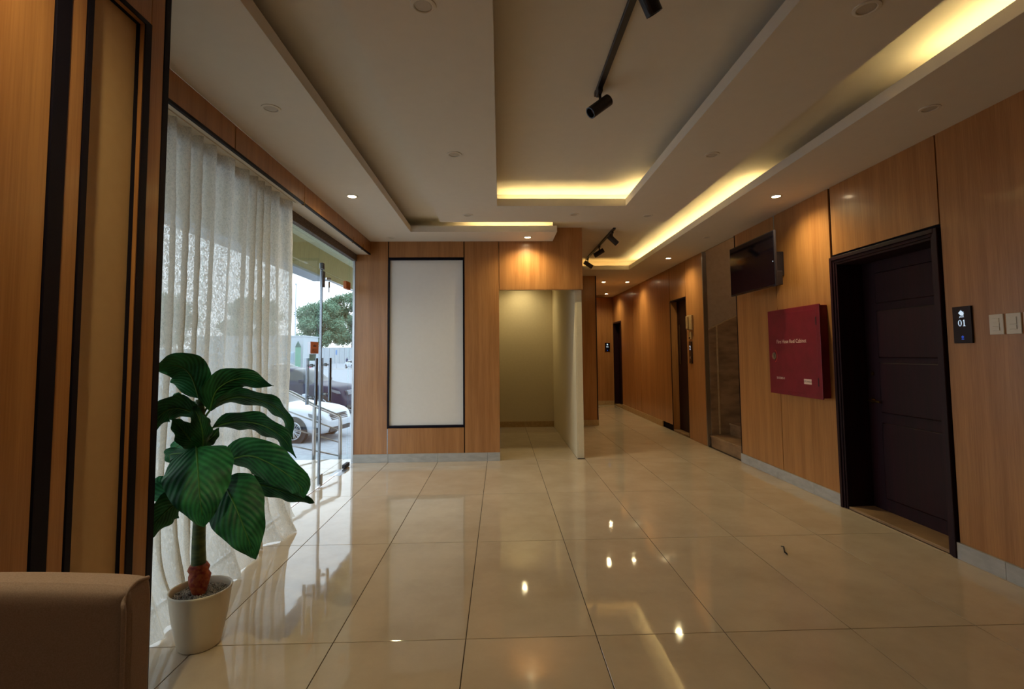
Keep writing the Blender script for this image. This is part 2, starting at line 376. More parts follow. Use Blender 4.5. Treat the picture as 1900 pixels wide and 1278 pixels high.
skirting('baseboard_right', 'y', XR, 4.235, 5.998, .014, M['marble'], off=4.0)
skirting('baseboard_right', 'y', XR, -2.5, 3.165, .014, M['marble'], off=.45)
skirting('baseboard_corridor_right', 'y', XR, 8.9, 11.84, .014, M['tan'], off=.45)

# door 2, dark mahogany with moulded frame, set in a deep reveal
dr = empty_struct('door_2', (XR, 3.69, 0))
def ring(y0, y1, z1, w_, x0, x1): return [(x0, x1, y0, y0+w_, 0, z1), (x0, x1, y1-w_, y1, 0, z1), (x0, x1, y0+w_, y1-w_, z1-w_, z1)]
obj('door_frame', B(*ring(3.155, 4.232, 2.095, .03, XR-.022, X0+.01), *ring(3.185, 4.202, 2.065, .022, XR-.012, X0+.01), *ring(3.207, 4.18, 2.043, .018, XR-.004, XR+.22), bev=.003), M['mahogany'], dr)
leaf = obj('door_leaf', B((3.072, 3.115, 3.207, 4.18, .022, 2.043)), M['mahogany'], dr)
for (a, b) in ((.12, .72), (.80, 1.20), (1.24, 1.62), (1.68, 1.93)):
    for (c, d) in ((3.36, 4.02),):
        obj('raised_panel', B((3.062, 3.076, c, d, a, b), bev=.01), M['mahogany'], leaf)
hb = bmesh.new(); cyl(hb, (3.075, 4.11, .89), (3.03, 4.11, .89), .009); cyl(hb, (3.035, 4.115, .89), (3.035, 3.99, .885), .008); cyl(hb, (3.076, 4.11, .89), (3.068, 4.11, .89), .024)
obj('door_handle', hb, M['brass'], leaf)
hb = bmesh.new(); cyl(hb, (3.076, 4.10, 1.11), (3.064, 4.10, 1.11), .016); obj('lock_cylinder', hb, M['brass'], leaf)
obj('threshold', B((XR+.004, 3.10, 3.2, 4.19, 0, .022), bev=.003), M['dado'], dr)
# door 3, lift door with narrow glass
dr = empty_struct('door_3', (XR, 8.0, 0))
obj('door_frame', B((XR, XR+.12, 7.66, 7.672, 0, 2.15), (XR, XR+.12, 7.672, 8.378, 2.138, 2.15)), M['black'], dr)
obj('jamb', B((XR+.006, XR+.12, 8.372, 8.392, 0, 2.138)), M['wood'], dr)
obj('edge_trim', B((XR-.003, XR+.006, 8.380, 8.392, 0, 2.15)), M['black'], dr)
leaf = obj('door_leaf', B((XR+.11, XR+.15, 7.672, 8.372, .03, 2.138)), M['mahogany'], dr)
obj('glass_window', B((XR+.106, XR+.112, 8.22, 8.30, 1.10, 1.75)), M['display'], leaf)
obj('threshold', B((XR+.004, XR+.2, 7.672, 8.372, 0, .03)), M['dado'], dr)
# door 4, corridor end
dr = empty_struct('door_4', (XR, 12.2, 0))
obj('door_frame', B(*ring(11.85, 12.69, 2.06, .04, XR-.005, X1), bev=.003), M['mahogany'], dr)
obj('door_leaf', B((XR+.12, XR+.16, 11.89, 12.65, .03, 2.02)), M['mahogany'], dr)
obj('threshold', B((XR+.0, XR+.2, 11.89, 12.65, 0, .03), bev=.002), M['tan'], dr)

# stairwell
sw = empty_struct('wall_stairwell', (3.0, 6.985, 0))
for n_, b_ in (('far_side', (X0-.004, 5.2, 6.978, 7.15, 0, 4.2)), ('near_side', (X0+.001, 5.2, 5.85, 5.999, 0, 4.2)), ('end_side', (5.2, 5.35, 5.85, 7.15, 0, 4.2)), ('top', (X0, 5.35, 5.85, 7.15, 4.2, 4.3)), ('header', (X0, X0+.012, 5.999, 6.985, HC+.0, 4.2))):
    part(n_, M['taupe'], b_, p=sw)
t = thing('added_stair_lamp', 'added round lamp, unseen, high in the stairwell to brighten its walls', 'lamp', (4.4, 6.02, 3.2))  # unseen lamp added to light up the dark stairwell walls
bm = bmesh.new(); cyl(bm, (4.4, 5.999, 3.2), (4.4, 6.02, 3.2), .09, seg=24); obj('base', bm, M['white_plastic'], t)
bm = bmesh.new(); bmesh.ops.create_uvsphere(bm, u_segments=20, v_segments=12, radius=.08, matrix=Matrix.Translation((4.4, 6.07, 3.2))); obj('globe', bm, mat('added_lamp_globe', (1, .85, .65, 1), .5, emit=(1, .74, .46, 1), estr=40), t)
sl = .46
bm = poly_prism([(XR+.05, .0), (XR+.05, 1.61), (5.2, 1.61+sl*(5.2-XR-.05)), (5.2, 0)], 0, .012, backM(0, 6.978, 0)); obj('marble_dado', bm, M['dado'], sw)
bm = poly_prism([(XR+.05, 1.605), (XR+.05, 1.625), (5.2, 1.625+sl*(5.2-XR-.05)), (5.2, 1.605+sl*(5.2-XR-.05))], 0, .022, backM(0, 6.978, 0)); obj('dado_cap', bm, M['tan'], sw)
obj('dado_rib', B((3.008, 3.03, 6.960, 6.967, .17, 1.66)), M['tan'], sw)
stp = thing('marble_staircase', 'brown marble staircase rising away inside the opening left of the television', 'staircase', (2.9, 6.49, 0))
for k in range(9):
    x = XR+.035+.27*k
    obj('riser', B((x, x+.02, 6.0, 6.96, .16*k, .16*k+.135)), M['dado'], stp)
    obj('tread', B((x-.012, x+.29, 6.0, 6.96, .16*k+.135, .16*k+.16), bev=.003), M['dado'], stp)

# left foreground wall with recessed beige panel
wl = struct(obj('wall_left', B((-1.78, XC-.035, -2.5, 1.88, 0, HS), (XC-.035, XC-.014, -2.5, 1.545, 0, HS), (XC-.035, XC-.014, 1.76, 1.88, 0, HS), (XC-.035, XC-.014, 1.545, 1.76, 2.475, HS), (XC-.035, XC-.014, 1.545, 1.76, 0, .40)), M['joint']))
def lp(y0, y1, z0=.1, z1=HC): panel(wl, M['wood'], XC-.014, XC, y0, y1, z0, z1)
lp(-2.4, -1.0); lp(-.99, .2); lp(.21, 1.410); lp(1.466, 1.518); lp(1.797, 1.866); lp(1.53, 1.795, 2.497, HC); lp(1.53, 1.795, .1, .38)
part('beige_board', M['beige'], (XC-.034, XC-.028, 1.545, 1.76, .4, 2.475), p=wl)
part('reveal', M['wood'], (XC-.034, XC-.001, 1.7605, 1.764, .4, 2.478), (XC-.034, XC-.001, 1.545, 1.764, 2.4755, 2.479), p=wl)
part('black_frame', M['black'], (XC-.014, XC+.003, 1.764, 1.796, .38, 2.495), (XC-.014, XC+.003, 1.522, 1.542, .38, 2.495), (XC-.014, XC+.003, 1.542, 1.764, 2.479, 2.495), (XC-.014, XC+.003, 1.542, 1.764, .38, .40), p=wl)
part('edge_trim', M['black'], (XC-.5, XC+.002, 1.868, 1.897, 0, HC), (XC-.014, XC+.004, 1.414, 1.462, .0, HC), p=wl)
skirting('baseboard_left', 'y', XC+.014, -2.4, 1.41, .014, M['marble'], off=.1)
struct(obj('wall_front', B((-1.85, 3.1, -2.65, -2.5, 0, HS)), wood('dark_end_wall', srgb(72, 44, 30), srgb(92, 58, 38))))

# pelmet fascia over the window
fa = struct(obj('wall_fascia', B((XG+.01, XL-.014, 1.89, YB, 2.555, HC+.01)), M['joint']))
ys = [1.89, 3.06, 4.155, 5.24, YB]
for a, b in zip(ys, ys[1:]): panel(fa, M['wood'], XL-.014, XL, a+.004, b-.004, 2.556, HC)
part('black_edge', M['black'], (XL-.016, XL+.003, 1.89, YB, 2.540, 2.556), p=fa)
part('pelmet_soffit', M['paint'], (XG+.01, XL-.016, 1.89, YB, 2.545, 2.555), p=fa)
for y in (4.14, 5.55, 5.93):
    o = obj('clip', B((XL+.001, XL+.005, y, y+.008, 2.53, 2.60), (XL-.02, XL+.005, y, y+.008, 2.534, 2.540)), M['brass'], fa)
part('head_trim', M['rough_trim'], (XG-.02, XG+.03, 1.89, YB, 2.462, 2.545), p=fa)

# ------------------------------------------------------------------ glazed front: window and door
wi = empty_struct('window_1', (XG, 5, 0))
def pane(n, p, y0, y1, z0, z1, x=XG): return obj(n, B((x-.006, x+.006, y0+.002, y1-.002, z0, z1)), M['glass'], p)
pane('glass_pane', wi, 1.89, 3.1, .0, 2.462); pane('glass_pane', wi, 3.1, 4.34, .0, 2.462)
pane('transom_pane', wi, 4.34, 6.07, 2.165, 2.462); pane('glass_pane', wi, 6.07, YB, .0, 2.462)
obj('floor_channel', B((XG-.012, XG+.012, 1.89, 4.34, -.01, .012)), M['steel'], wi)
obj('wall_channel', B((XG-.012, XG+.012, YB-.012, YB+.0, 0, 2.462)), M['steel'], wi)
gd = empty_struct('door_1', (XG, 5.13, 0))
for (a, b, hy, inner) in ((4.345, 5.125, 4.90, 5.125), (5.145, 6.065, 5.29, 5.145)):
    lf = pane('glass_leaf', gd, a, b, .012, 2.155)
    hbm = bmesh.new()
    for xx in (-1.755, -1.838):
        cyl(hbm, (xx, hy, .835), (xx, hy, 1.275), .0155)
    for zz in (.905, 1.205):
        cyl(hbm, (-1.838, hy, zz), (-1.755, hy, zz), .008); cyl(hbm, (-1.812, hy, zz), (-1.788, hy, zz), .016)
    obj('handle', hbm, M['chrome'], lf, smooth=False)
    s = 1 if inner > hy else -1
    if s < 0:
        obj('patch_lock', B((XG-.018, XG+.018, inner, inner+.055, .012, .125), bev=.006), M['steel'], lf)
        obj('patch_lock', B((XG-.018, XG+.018, inner-.01, inner+.045, 1.99, 2.155), (XG-.016, XG+.02, inner-.03, inner+.02, 2.17, 2.235), bev=.006), M['chrome'], lf)
        kb = bmesh.new(); cyl(kb, (XG+.015, inner+.08, 2.09), (XG+.05, inner+.11, 2.09), .012); cyl(kb, (XG+.03, inner+.12, 2.0), (XG+.03, inner+.12, 2.06), .012); cyl(kb, (XG+.03, inner+.12, 1.95), (XG+.03, inner+.12, 2.0), .006)
        obj('latch_knob', kb, M['steel'], lf)
        obj('hinge_patch', B((XG-.018, XG+.018, 5.90, 6.065, 2.075, 2.165), bev=.004), M['orange'], lf)  # orange is the reflected wood, put into the plate's colour
        obj('pivot_shoe', B((XG-.02, XG+.022, 5.93, 6.10, .004, .05), bev=.008), M['rubber'], lf)
obj('edge_profile', B((XG-.012, XG+.012, 5.127, 5.143, .03, 2.17), bev=.003), M['chrome'], gd)
obj('floor_spring_plate', B((XG-.06, XG+.06, 5.62, 5.92, -.001, .0015)), M['steel'], gd)
tg = thing('push_pull_tag', 'small orange sticker with a dark crown and PULL stuck on glass door', 'sticker', (XG+.0075, 4.945, 1.375))
obj('card', B((XG+.0065, XG+.008, 4.845, 5.055, 1.318, 1.432)), M['orange'], tg)
mt = Matrix(((0, 0, 1, XG+.0085), (1, 0, 0, 4.95), (0, 1, 0, 1.345), (0, 0, 0, 1)))
obj('lettering', text_bm('PULL', .055, mt, .0004), M['tag_ink'], tg)
mt = Matrix(((0, 0, 1, XG+.0085), (1, 0, 0, 4.95), (0, 1, 0, 1.385), (0, 0, 0, 1)))
obj('crown', poly_prism([(-.04, 0), (-.045, .018), (-.02, .010), (0, .024), (.02, .010), (.045, .018), (.04, 0)], 0, .0006, mt), M['tag_ink'], tg)
sg = thing('cyan_sign', 'small cyan sticker on glass door under the orange tag', 'sticker', (XG-.0075, 5.0, 1.28))
obj('card', B((XG-.0085, XG-.0065, 4.86, 5.03, 1.25, 1.315)), mat('cyan_vinyl', srgb(92, 176, 196), .5), sg)

# curtain
def curtain():
    bm = bmesh.new(); ny, nz = 420, 60; Y0, Y1 = 1.93, 4.14; g = []
    for j in range(nz+1):
        v = j/nz; z = 2.54-(2.54-.006)*v; row = []
        for i in range(ny+1):
            u = i/ny; y = Y0+(Y1-Y0)*u
            ph = 2*PI*(u*15.0+.35*math.sin(u*17)+.12*math.sin(v*5+u*9))
            a = .030*(1-.25*v)
            s = math.sin(ph); s = math.copysign(abs(s)**.7, s)
            x = -1.690+a*s+.010*math.sin(u*40+v*6)*v
            y += .016*math.cos(ph)*(1+.4*v)
            fl = max(0, (v-.80)/.2)
            x += .15*fl**2.0*(.65+.35*math.sin(u*23+1))+.018*fl*math.sin(u*61+v*20)
            y += .05*fl**2*math.sin(u*31)+ (.10*fl**3 if u > .97 else 0)
            n = noise.noise(Vector((y*28, x*10, z*16)))*.0045+noise.noise(Vector((y*70, 3, z*45)))*.0018
            row.append(bm.verts.new((x+n, y, max(.004, z+.012*fl*noise.noise(Vector((u*40, v*9, 0)))))))
        g.append(row)
    for j in range(nz):
        for i in range(ny): bm.faces.new((g[j][i], g[j][i+1], g[j+1][i+1], g[j+1][i]))
    return bm
cu = thing('sheer_curtain', 'long crinkled sheer white curtain hanging in pleats over the window', 'curtain', (-1.69, 3.0, 0))
obj('cloth', curtain(), M['curtain'], cu, smooth=True)
hd = bmesh.new()
box(hd, -1.73, -1.655, 1.92, 4.10, 2.538, 2.545)
obj('curtain_track', hd, M['white_plastic'], cu)

# ------------------------------------------------------------------ lights in the ceiling
led_defs = [((-.36, .62, 5.88, 5.895), 'yellow cove light strip above the soffit of the white framed panel'),
            ((0.02, 1.30, 4.865, 4.88), 'yellow cove light strip across far end of the ceiling tray'),
            ((1.32, 1.335, 4.50, 4.86), 'short yellow cove light strip at far right corner of the ceiling tray'),
            ((2.31, 2.325, 4.35, 8.45), 'long yellow cove light strip over the right soffit toward the corridor'),
            ((2.31, 2.325, -.6, 2.55), 'near yellow cove light strip over the right soffit beside the camera')]
for (x0, x1, y0, y1), lab in led_defs:
    t = thing('light_strip', lab, 'light strip', ((x0+x1)/2, (y0+y1)/2, HC+T), 0, 'cove light strips')
    obj('backing', B((x0-.004, x1+.004, y0-.004, y1+.004, HC+T, HC+T+.004)), M['white_plastic'], t)
    obj('diode_tape', B((x0, x1, y0, y1, HC+T+.0045, HC+T+.012)), M['led'], t)
t = thing('light_strip', 'added dim yellow strip making the glow over the soffit at corridor entrance', 'light strip', (1.65, 8.54, HC+T), 0, 'cove light strips')  # strip added to give the corridor lip its yellow glow
obj('backing', B((1.06, 2.25, 8.545, 8.565, HC+T, HC+T+.004)), M['white_plastic'], t)
obj('diode_tape', B((1.06, 2.25, 8.55, 8.56, HC+T+.0045, HC+T+.012)), mat('led_strip_added', (1, .8, .4, 1), .5, emit=(1, .62, .18, 1), estr=LED*.42), t)

def downlight(x, y, lit, label, z=HC, power=None, grp=None):
    t = thing('downlight', label, 'downlight', (x, y, z), 0, 'recessed ceiling downlights')
    bm = bmesh.new(); lathe(bm, [(.036, .001), (.036, -.004), (.040, -.006), (.052, -.004), (.053, 0)], 28)
    bm.transform(Matrix.Translation((x, y, z))); obj('trim_ring', bm, M['white_plastic'] if lit else M['paint'], t)
    bm = bmesh.new(); lathe(bm, [(0, -.0025), (.030, -.0025), (.036, -.001)], 28)
    bm.transform(Matrix.Translation((x, y, z))); obj('lens', bm, M['lens'] if lit else M['off_lens'], t)
    if lit:
        ld = bpy.data.lights.new('downlight_beam', 'SPOT'); ld.energy = power or SPOT; ld.color = (1, .84, .44); ld.spot_size = math.radians(150); ld.spot_blend = 1.0
        ld.shadow_soft_size = .03
        lo = bpy.data.objects.new('downlight_beam', ld); C.objects.link(lo); lo.parent = t; lo.matrix_basis = Matrix.Translation((0, 0, -.015))
    return t
for x, y, lit, lab in [
    (-1.305, 4.452, 1, 'lit downlight in the left soffit above the glass door'),
    (2.518, 4.446, 1, 'lit downlight in the right soffit above the red cabinet'),
    (.341, 6.048, 1, 'lit downlight in the back soffit, glowing on the wooden bulkhead'),
    (2.53, 7.439, 1, 'lit downlight in the right soffit by the lift door'),
    (2.064, 9.93, 1, 'lit corridor downlight, left one of the front pair'),
    (2.544, 9.95, 1, 'lit corridor downlight, right one of the front pair'),
    (2.542, 11.95, 1, 'lit downlight farthest down the corridor'),
    (-1.295, 2.841, 0, 'unlit downlight in the left soffit nearest the camera'),
    (-1.309, 6.06, 0, 'unlit downlight in the corner of soffit over the white framed panel'),
    (2.517, 2.795, 0, 'unlit downlight in the right soffit nearest the camera'),
    (2.552, 6.068, 0, 'unlit downlight in the right soffit before the stair opening'),
    (-.314, 3.497, 0, 'unlit downlight on left arm of the platform, middle of its row'),
    (-.301, 1.97, 0, 'unlit downlight on left arm of the platform at top edge of the picture'),
    (-.319, 5.067, 0, 'unlit downlight at far left corner of the ceiling platform'),
    (.76, 5.049, 0, 'unlit downlight beyond far edge of the tray, centre of the far row'),
    (1.53, 5.092, 0, 'unlit downlight at far right corner of the ceiling platform'),
    (1.524, 3.492, 0, 'unlit downlight on right arm of the platform, middle of its row'),
    (1.519, 1.953, 0, 'unlit downlight on right arm of the platform near top right')]:
    downlight(x, y, lit, lab, power=SPOT*(1.5 if y in (6.048, 4.446) else 1.15))
downlight(-1.03, .98, 1, 'lit downlight just above the frame washing the left wood wall', power=SPOT*1.6)
downlight(.38, 8.72, 1, 'lit downlight hidden inside the niche ceiling', z=2.62, power=SPOT*.75)
downlight(-.7, -.7, 1, 'added unseen fill downlight in the ceiling behind the camera', power=SPOT*.4)  # extra lamp put behind the camera to lift the dark foreground
# smoke detector disc at the corridor end
t = thing('ceiling_sensor', 'thin round sensor ring on ceiling at the far corridor end', 'sensor', (2.45, 12.35, HC))
bm = bmesh.new(); lathe(bm, [(0, -.02), (.10, -.02), (.14, -.012), (.15, 0)], 28); bm.transform(Matrix.Translation((2.45, 12.35, HC))); obj('housing', bm, M['taupe'], t)

# track lights
def track(x, y0, y1, label, heads):
    t = thing('track_light', label, 'track light', (x, (y0+y1)/2, HS), 0, 'black track lights')
    obj('rail', B((x-.017, x+.017, y0, y1, HS-.022, HS), bev=.002), M['fixture'], t)
    obj('end_cap', B((x-.018, x+.018, y1-.03, y1+.004, HS-.024, HS)), M['fixture'], t)
    for (y, d) in heads:
        d = Vector(d).normalized(); p = Vector((x+.004, y, HS-.022))
        h = bmesh.new(); box(h, x-.014, x+.014, y-.04, y+.04, HS-.047, HS-.022, bev=.003)
        cyl(h, p+Vector((0, 0, -.02)), p+Vector((0, 0, -.075)), .008); 
        ho = obj('adapter', h, M['fixture'], t)
        c0 = p+Vector((0, 0, -.095))
        h = bmesh.new(); cyl(h, c0-d*.070, c0+d*.085, .035, seg=24, caps=False)
        q = d.to_track_quat('Z', 'Y').to_matrix().to_4x4(); q.translation = c0
        l2 = bmesh.new(); lathe(l2, [(0, -.070), (.035, -.070)], 24); l2.transform(q)
        l3 = bmesh.new(); lathe(l3, [(.035, .085), (.029, .085), (.024, .055), (0, .055)], 24); l3.transform(q)
        so = obj('spotlight_head', merge(h, l2, l3), M['fixture'], t, smooth=False)
        l4 = bmesh.new(); lathe(l4, [(0, .057), (.022, .057)], 20); l4.transform(q); obj('lens', l4, mat('amber_lens', srgb(110, 64, 48), .3), so)
    return t
track(.60, 1.0, 2.97, 'black track with spotlights in the ceiling tray near the camera', [(2.90, (-.72, -.2, -.60)), (1.96, (.5, .3, -.8)), (1.3, (-.5, .2, -.8))])
track(1.455, 6.27, 8.37, 'black track with three spotlights at corridor entrance beside the bulkhead', [(6.42, (.62, .1, -.55)), (7.28, (-.68, .1, -.4)), (8.25, (.68, .1, -.42))])

# ------------------------------------------------------------------ television
tv = thing('television', 'flat black television on a wall bracket beside the stair opening', 'television', (2.60, 5.105, 1.915))
obj('casing', B((2.60, 2.622, 4.66, 5.585, 1.915, 2.452), (2.622, 2.69, 4.90, 5.45, 1.96, 2.30), bev=.004), M['fixture'], tv)
obj('screen', B((2.5985, 2.6005, 4.672, 5.573, 1.935, 2.440)), M['screen'], tv)
obj('bottom_bezel', B((2.596, 2.602, 4.70, 5.45, 1.918, 1.924)), mat('bronze_line', srgb(130, 100, 70), .25, 1), tv)
obj('wall_bracket', B((2.69, XR, 4.95, 5.25, 2.06, 2.30), bev=.003), M['fixture'], tv); obj('media_box', B((2.622, 2.68, 4.675, 4.82, 1.93, 2.06), bev=.003), M['fixture'], tv)
cb = bmesh.new(); cyl(cb, (2.5988, 4.690, 2.155), (2.5965, 4.690, 2.155), .004); obj('standby_light', cb, M['glow'], tv)

# fire hose cabinet
fc = thing('fire_hose_cabinet', 'red steel fire hose cabinet on wood wall left of the dark door', 'cabinet', (2.80, 4.70, .888))
obj('body', B((2.70, XR, 4.19, 4.955, .90, 1.69), bev=.004), M['red'], fc)
dd = obj('door', B((2.68, 2.700, 4.155, 4.975, .893, 1.697), bev=.004), M['red'], fc)
obj('inset_panel', B((2.678, 2.681, 4.20, 4.93, .93, 1.655), bev=.001), M['red'], dd)
lk = bmesh.new(); cyl(lk, (2.678, 4.875, 1.255), (2.668, 4.875, 1.255), .034); box(lk, 2.658, 2.668, 4.868, 4.882, 1.235, 1.275)
obj('lock_pull', lk, M['steel'], dd)
rg = bmesh.new()
tube(rg, [(2.6775, 4.872-.044*math.cos(a), 1.255+.058*math.sin(a)) for a in [math.radians(q) for q in range(-80, 81, 16)]], .0022, 6); obj('lock_arc', rg, mat('orange_arc', srgb(226, 90, 60), .5), dd)
for z in (1.52, 1.0): obj('hinge', B((2.6765, 2.68, 4.20, 4.212, z, z+.07)), M['fixture'], dd)
obj('lettering', text_bm('Fire Hose Reel Cabinet', .050, wallM(2.6775, 4.590, 1.39), .0005), M['letter'], dd)
obj('small_lettering', text_bm('50-02865-5', .030, wallM(2.6775, 4.78, 1.045), .0005), M['letter'], dd)
obj('maker_label', B((2.6770, 2.6785, 4.30, 4.41, 1.010, 1.055), bev=.0005), M['letter'], dd)
obj('label_lettering', text_bm('GTOWILO', .024, wallM(2.6765, 4.355, 1.032), .0003), M['tag_ink'], dd)

for o_ in [fc]+list(fc.children_recursive):          # shallow cabinet: 9 cm off the wall
    if o_.type == 'MESH':
        for v in o_.data.vertices: v.co = Vector((2.76+(v.co.x-2.68)*.543, v.co.y*1.03, 1.3+(v.co.z-1.3)*1.03))
# door sign 01
def room_sign(mtx, label, num=True, s=1.0):
    t = thing('room_sign', label, 'sign', mtx.translation, 0, 'black lit room signs')
    def P(pts, z1=.0007): return poly_prism([(x*s, y*s) for x, y in pts], 0, z1, mtx @ Matrix.Translation((0, 0, .0121)))
    bm = bmesh.new(); box(bm, -.063*s, .063*s, -.113*s, .113*s, 0, .012, bev=.0015); bm.transform(mtx); obj('panel', bm, M['display'], t)
    obj('logo', merge(P([(-.021, .073), (-.003, .090), (.000, .084), (.004, .086), (.006, .080), (.018, .078), (.012, .074), (.017, .068), (.012, .060), (.014, .053), (.004, .058), (-.002, .056)]),), M['glow'], t)
    obj('logo_lettering', text_bm('JADA', .013*s, mtx @ Matrix.Translation((0, .049*s, .0124)), .0003), M['glow'], t)
    # serif digits built from outlines
    ring_ = []
    n = 28
    bm = bmesh.new()
    for k in range(n):
        a, b = 2*PI*k/n, 2*PI*(k+1)/n
        vs = []
        for (ang, ro, rj) in ((a, (.0125, .0195), 0), (b, (.0125, .0195), 0), (b, (.0062, .0172), 1), (a, (.0062, .0172), 1)):
            vs.append(bm.verts.new(mtx @ Vector(((-.013+ro[0]*math.cos(ang))*s, (.011+ro[1]*math.sin(ang))*s, .0128))))
        bm.faces.new(vs)
    one = poly_prism([(x*s, y*s) for x, y in [(.006, .022), (.014, .0305), (.018, .0305), (.018, -.006), (.024, -.0068), (.024, -.0085), (.006, -.0085), (.006, -.0068), (.012, -.006), (.012, .022)]], 0, .0005, mtx @ Matrix.Translation((0, 0, .0124)))
    obj('numerals', merge(bm, one), M['glow'], t)
    bm = bmesh.new(); sq = [(0, -.066), (.009, -.075), (0, -.084), (-.009, -.075)]; iq = [(0, -.0705), (.0045, -.075), (0, -.0795), (-.0045, -.075)]
    for k in range(4):
        bm.faces.new([bm.verts.new(mtx @ Vector((x*s, y*s, .0128))) for x, y in (sq[k], sq[(k+1) % 4], iq[(k+1) % 4], iq[k])])
    box_b = poly_prism([(-.008*s, -.090*s), (.008*s, -.090*s), (.008*s, -.087*s), (-.008*s, -.087*s)], 0, .0006, mtx @ Matrix.Translation((0, 0, .0122)))
    obj('bell_icon', merge(bm, box_b), M['glow_blue'], t)
room_sign(wallM(XR, 3.024, 1.452), 'black room sign reading 01 right of the dark door')
room_sign(backM(2.70, 12.7, 1.44), 'small black room sign on the far corridor end wall')

# light switches
def switch(y, label, lay):
    t = thing('light_switch', label, 'switch', (XR, y, 1.442), 0, 'light switches by the dark door')
    bm = bmesh.new(); box(bm, -.042, .042, -.058, .058, 0, .008, bev=.002); bm.transform(wallM(XR, y, 1.442)); pl = obj('plate', bm, M['white_plastic'], t)
    for (a, b) in lay:
        bm = bmesh.new(); box(bm, -.020, .020, a, b, 0, .0115, bev=.0015); bm.transform(wallM(XR, y, 1.442)); obj('rocker', bm, M['white_plastic'], t)
switch(2.814, 'cream wall switch with three rockers, nearest to the black room sign', [(-.036, -.015), (-.012, .009), (.012, .036)])
switch(2.716, 'cream wall switch with two rockers, middle one beside the room sign', [(-.032, -.008), (-.004, .038)])
switch(2.620, 'cream wall switch cut by the right edge of the picture', [(-.03, .03)])

# intercom and call panel by the lift door
ic = thing('intercom_handset', 'cream intercom handset on wood wall right of the lift door', 'intercom', (XR, 7.46, 1.74))
obj('base', B((XR-.03, XR, 7.38, 7.55, 1.63, 1.85), bev=.008), M['tan'], ic); obj('handset', B((XR-.06, XR-.028, 7.48, 7.54, 1.64, 1.84), bev=.012), M['tan'], ic)
ic2 = thing('key_switch', 'small cream switch box under the intercom handset', 'switch', (XR, 7.48, 1.54))
obj('plate', B((XR-.02, XR, 7.43, 7.54, 1.49, 1.60), bev=.003), M['tan'], ic2); obj('button', B((XR-.026, XR-.019, 7.465, 7.505, 1.50, 1.525), bev=.002), M['mahogany'], ic2)
cp = thing('lift_call_panel', 'narrow black lift call panel with a lit number beside the lift door', 'call panel', (XR, 7.49, 1.3))
obj('plate', B((XR-.018, XR, 7.44, 7.54, 1.13, 1.46), bev=.003), M['display'], cp)
obj('floor_number', text_bm('2', .09, wallM(XR-.019, 7.49, 1.36), .0004), M['glow'], cp)
obj('call_button', B((XR-.022, XR-.017, 7.475, 7.505, 1.20, 1.23), bev=.001), M['steel'], cp)

# small scrap on floor
sc = bmesh.new(); tube(sc, [(1.86, 3.403, 0.004), (1.864, 3.377, 0.01), (1.847, 3.342, 0.006), (1.82, 3.288, 0.01), (1.828, 3.277, 0.004), (1.82, 3.257, 0.005)], [.002, .004, .005, .004, .005, .002], 6)
tag(obj('leaf_scrap', sc, M['rubber']), 'small dark curled scrap lying on the tiles in front of the dark door', 'scrap')

# ------------------------------------------------------------------ potted plant
POTX, POTY = -1.372, 2.42
pot = thing('plant_pot', 'round off-white plastic plant pot on the floor beside the curtain', 'pot', (POTX, POTY, 0))
bm = bmesh.new(); lathe(bm, [(0, .001), (.080, .001), (.086, .006), (.098, .06), (.112, .13), (.120, .19), (.126, .238), (.129, .243), (.129, .250), (.123, .252), (.119, .246), (.116, .22), (.112, .20)], 48)
bm.transform(Matrix.Translation((POTX, POTY, 0))); obj('shell', bm, mat('off_white_plastic', srgb(214, 200, 178), .35, coat=.15), pot, smooth=True)
gv = bmesh.new(); lathe(gv, [(0, .222), (.114, .218)], 40); gv.transform(Matrix.Translation((POTX, POTY, 0)))
gb = obj('gravel_bed', gv, mat('gravel_grey', srgb(104, 96, 88), .9), pot)
gm = noisy(mat('pebble', srgb(150, 142, 132), .8), srgb(92, 84, 80), srgb(186, 178, 168), nscale=60, detail=1)
gs = bmesh.new()
for k in range(900):
    a = random.uniform(0, 2*PI); r = .110*math.sqrt(random.random()); s = random.uniform(.0035, .007)
    m4 = Matrix.Translation((POTX+r*math.cos(a), POTY+r*math.sin(a), .222+random.uniform(0, .005))) @ Matrix.Rotation(random.uniform(0, 3), 4, Vector((random.random(), random.random(), 1)).normalized()) @ Matrix.Diagonal((s, s*.8, s*.6, 1))
    bmesh.ops.create_icosphere(gs, subdivisions=1, radius=1, matrix=m4)
go = obj('gravel', gs, gm, pot); go['kind'] = 'stuff'

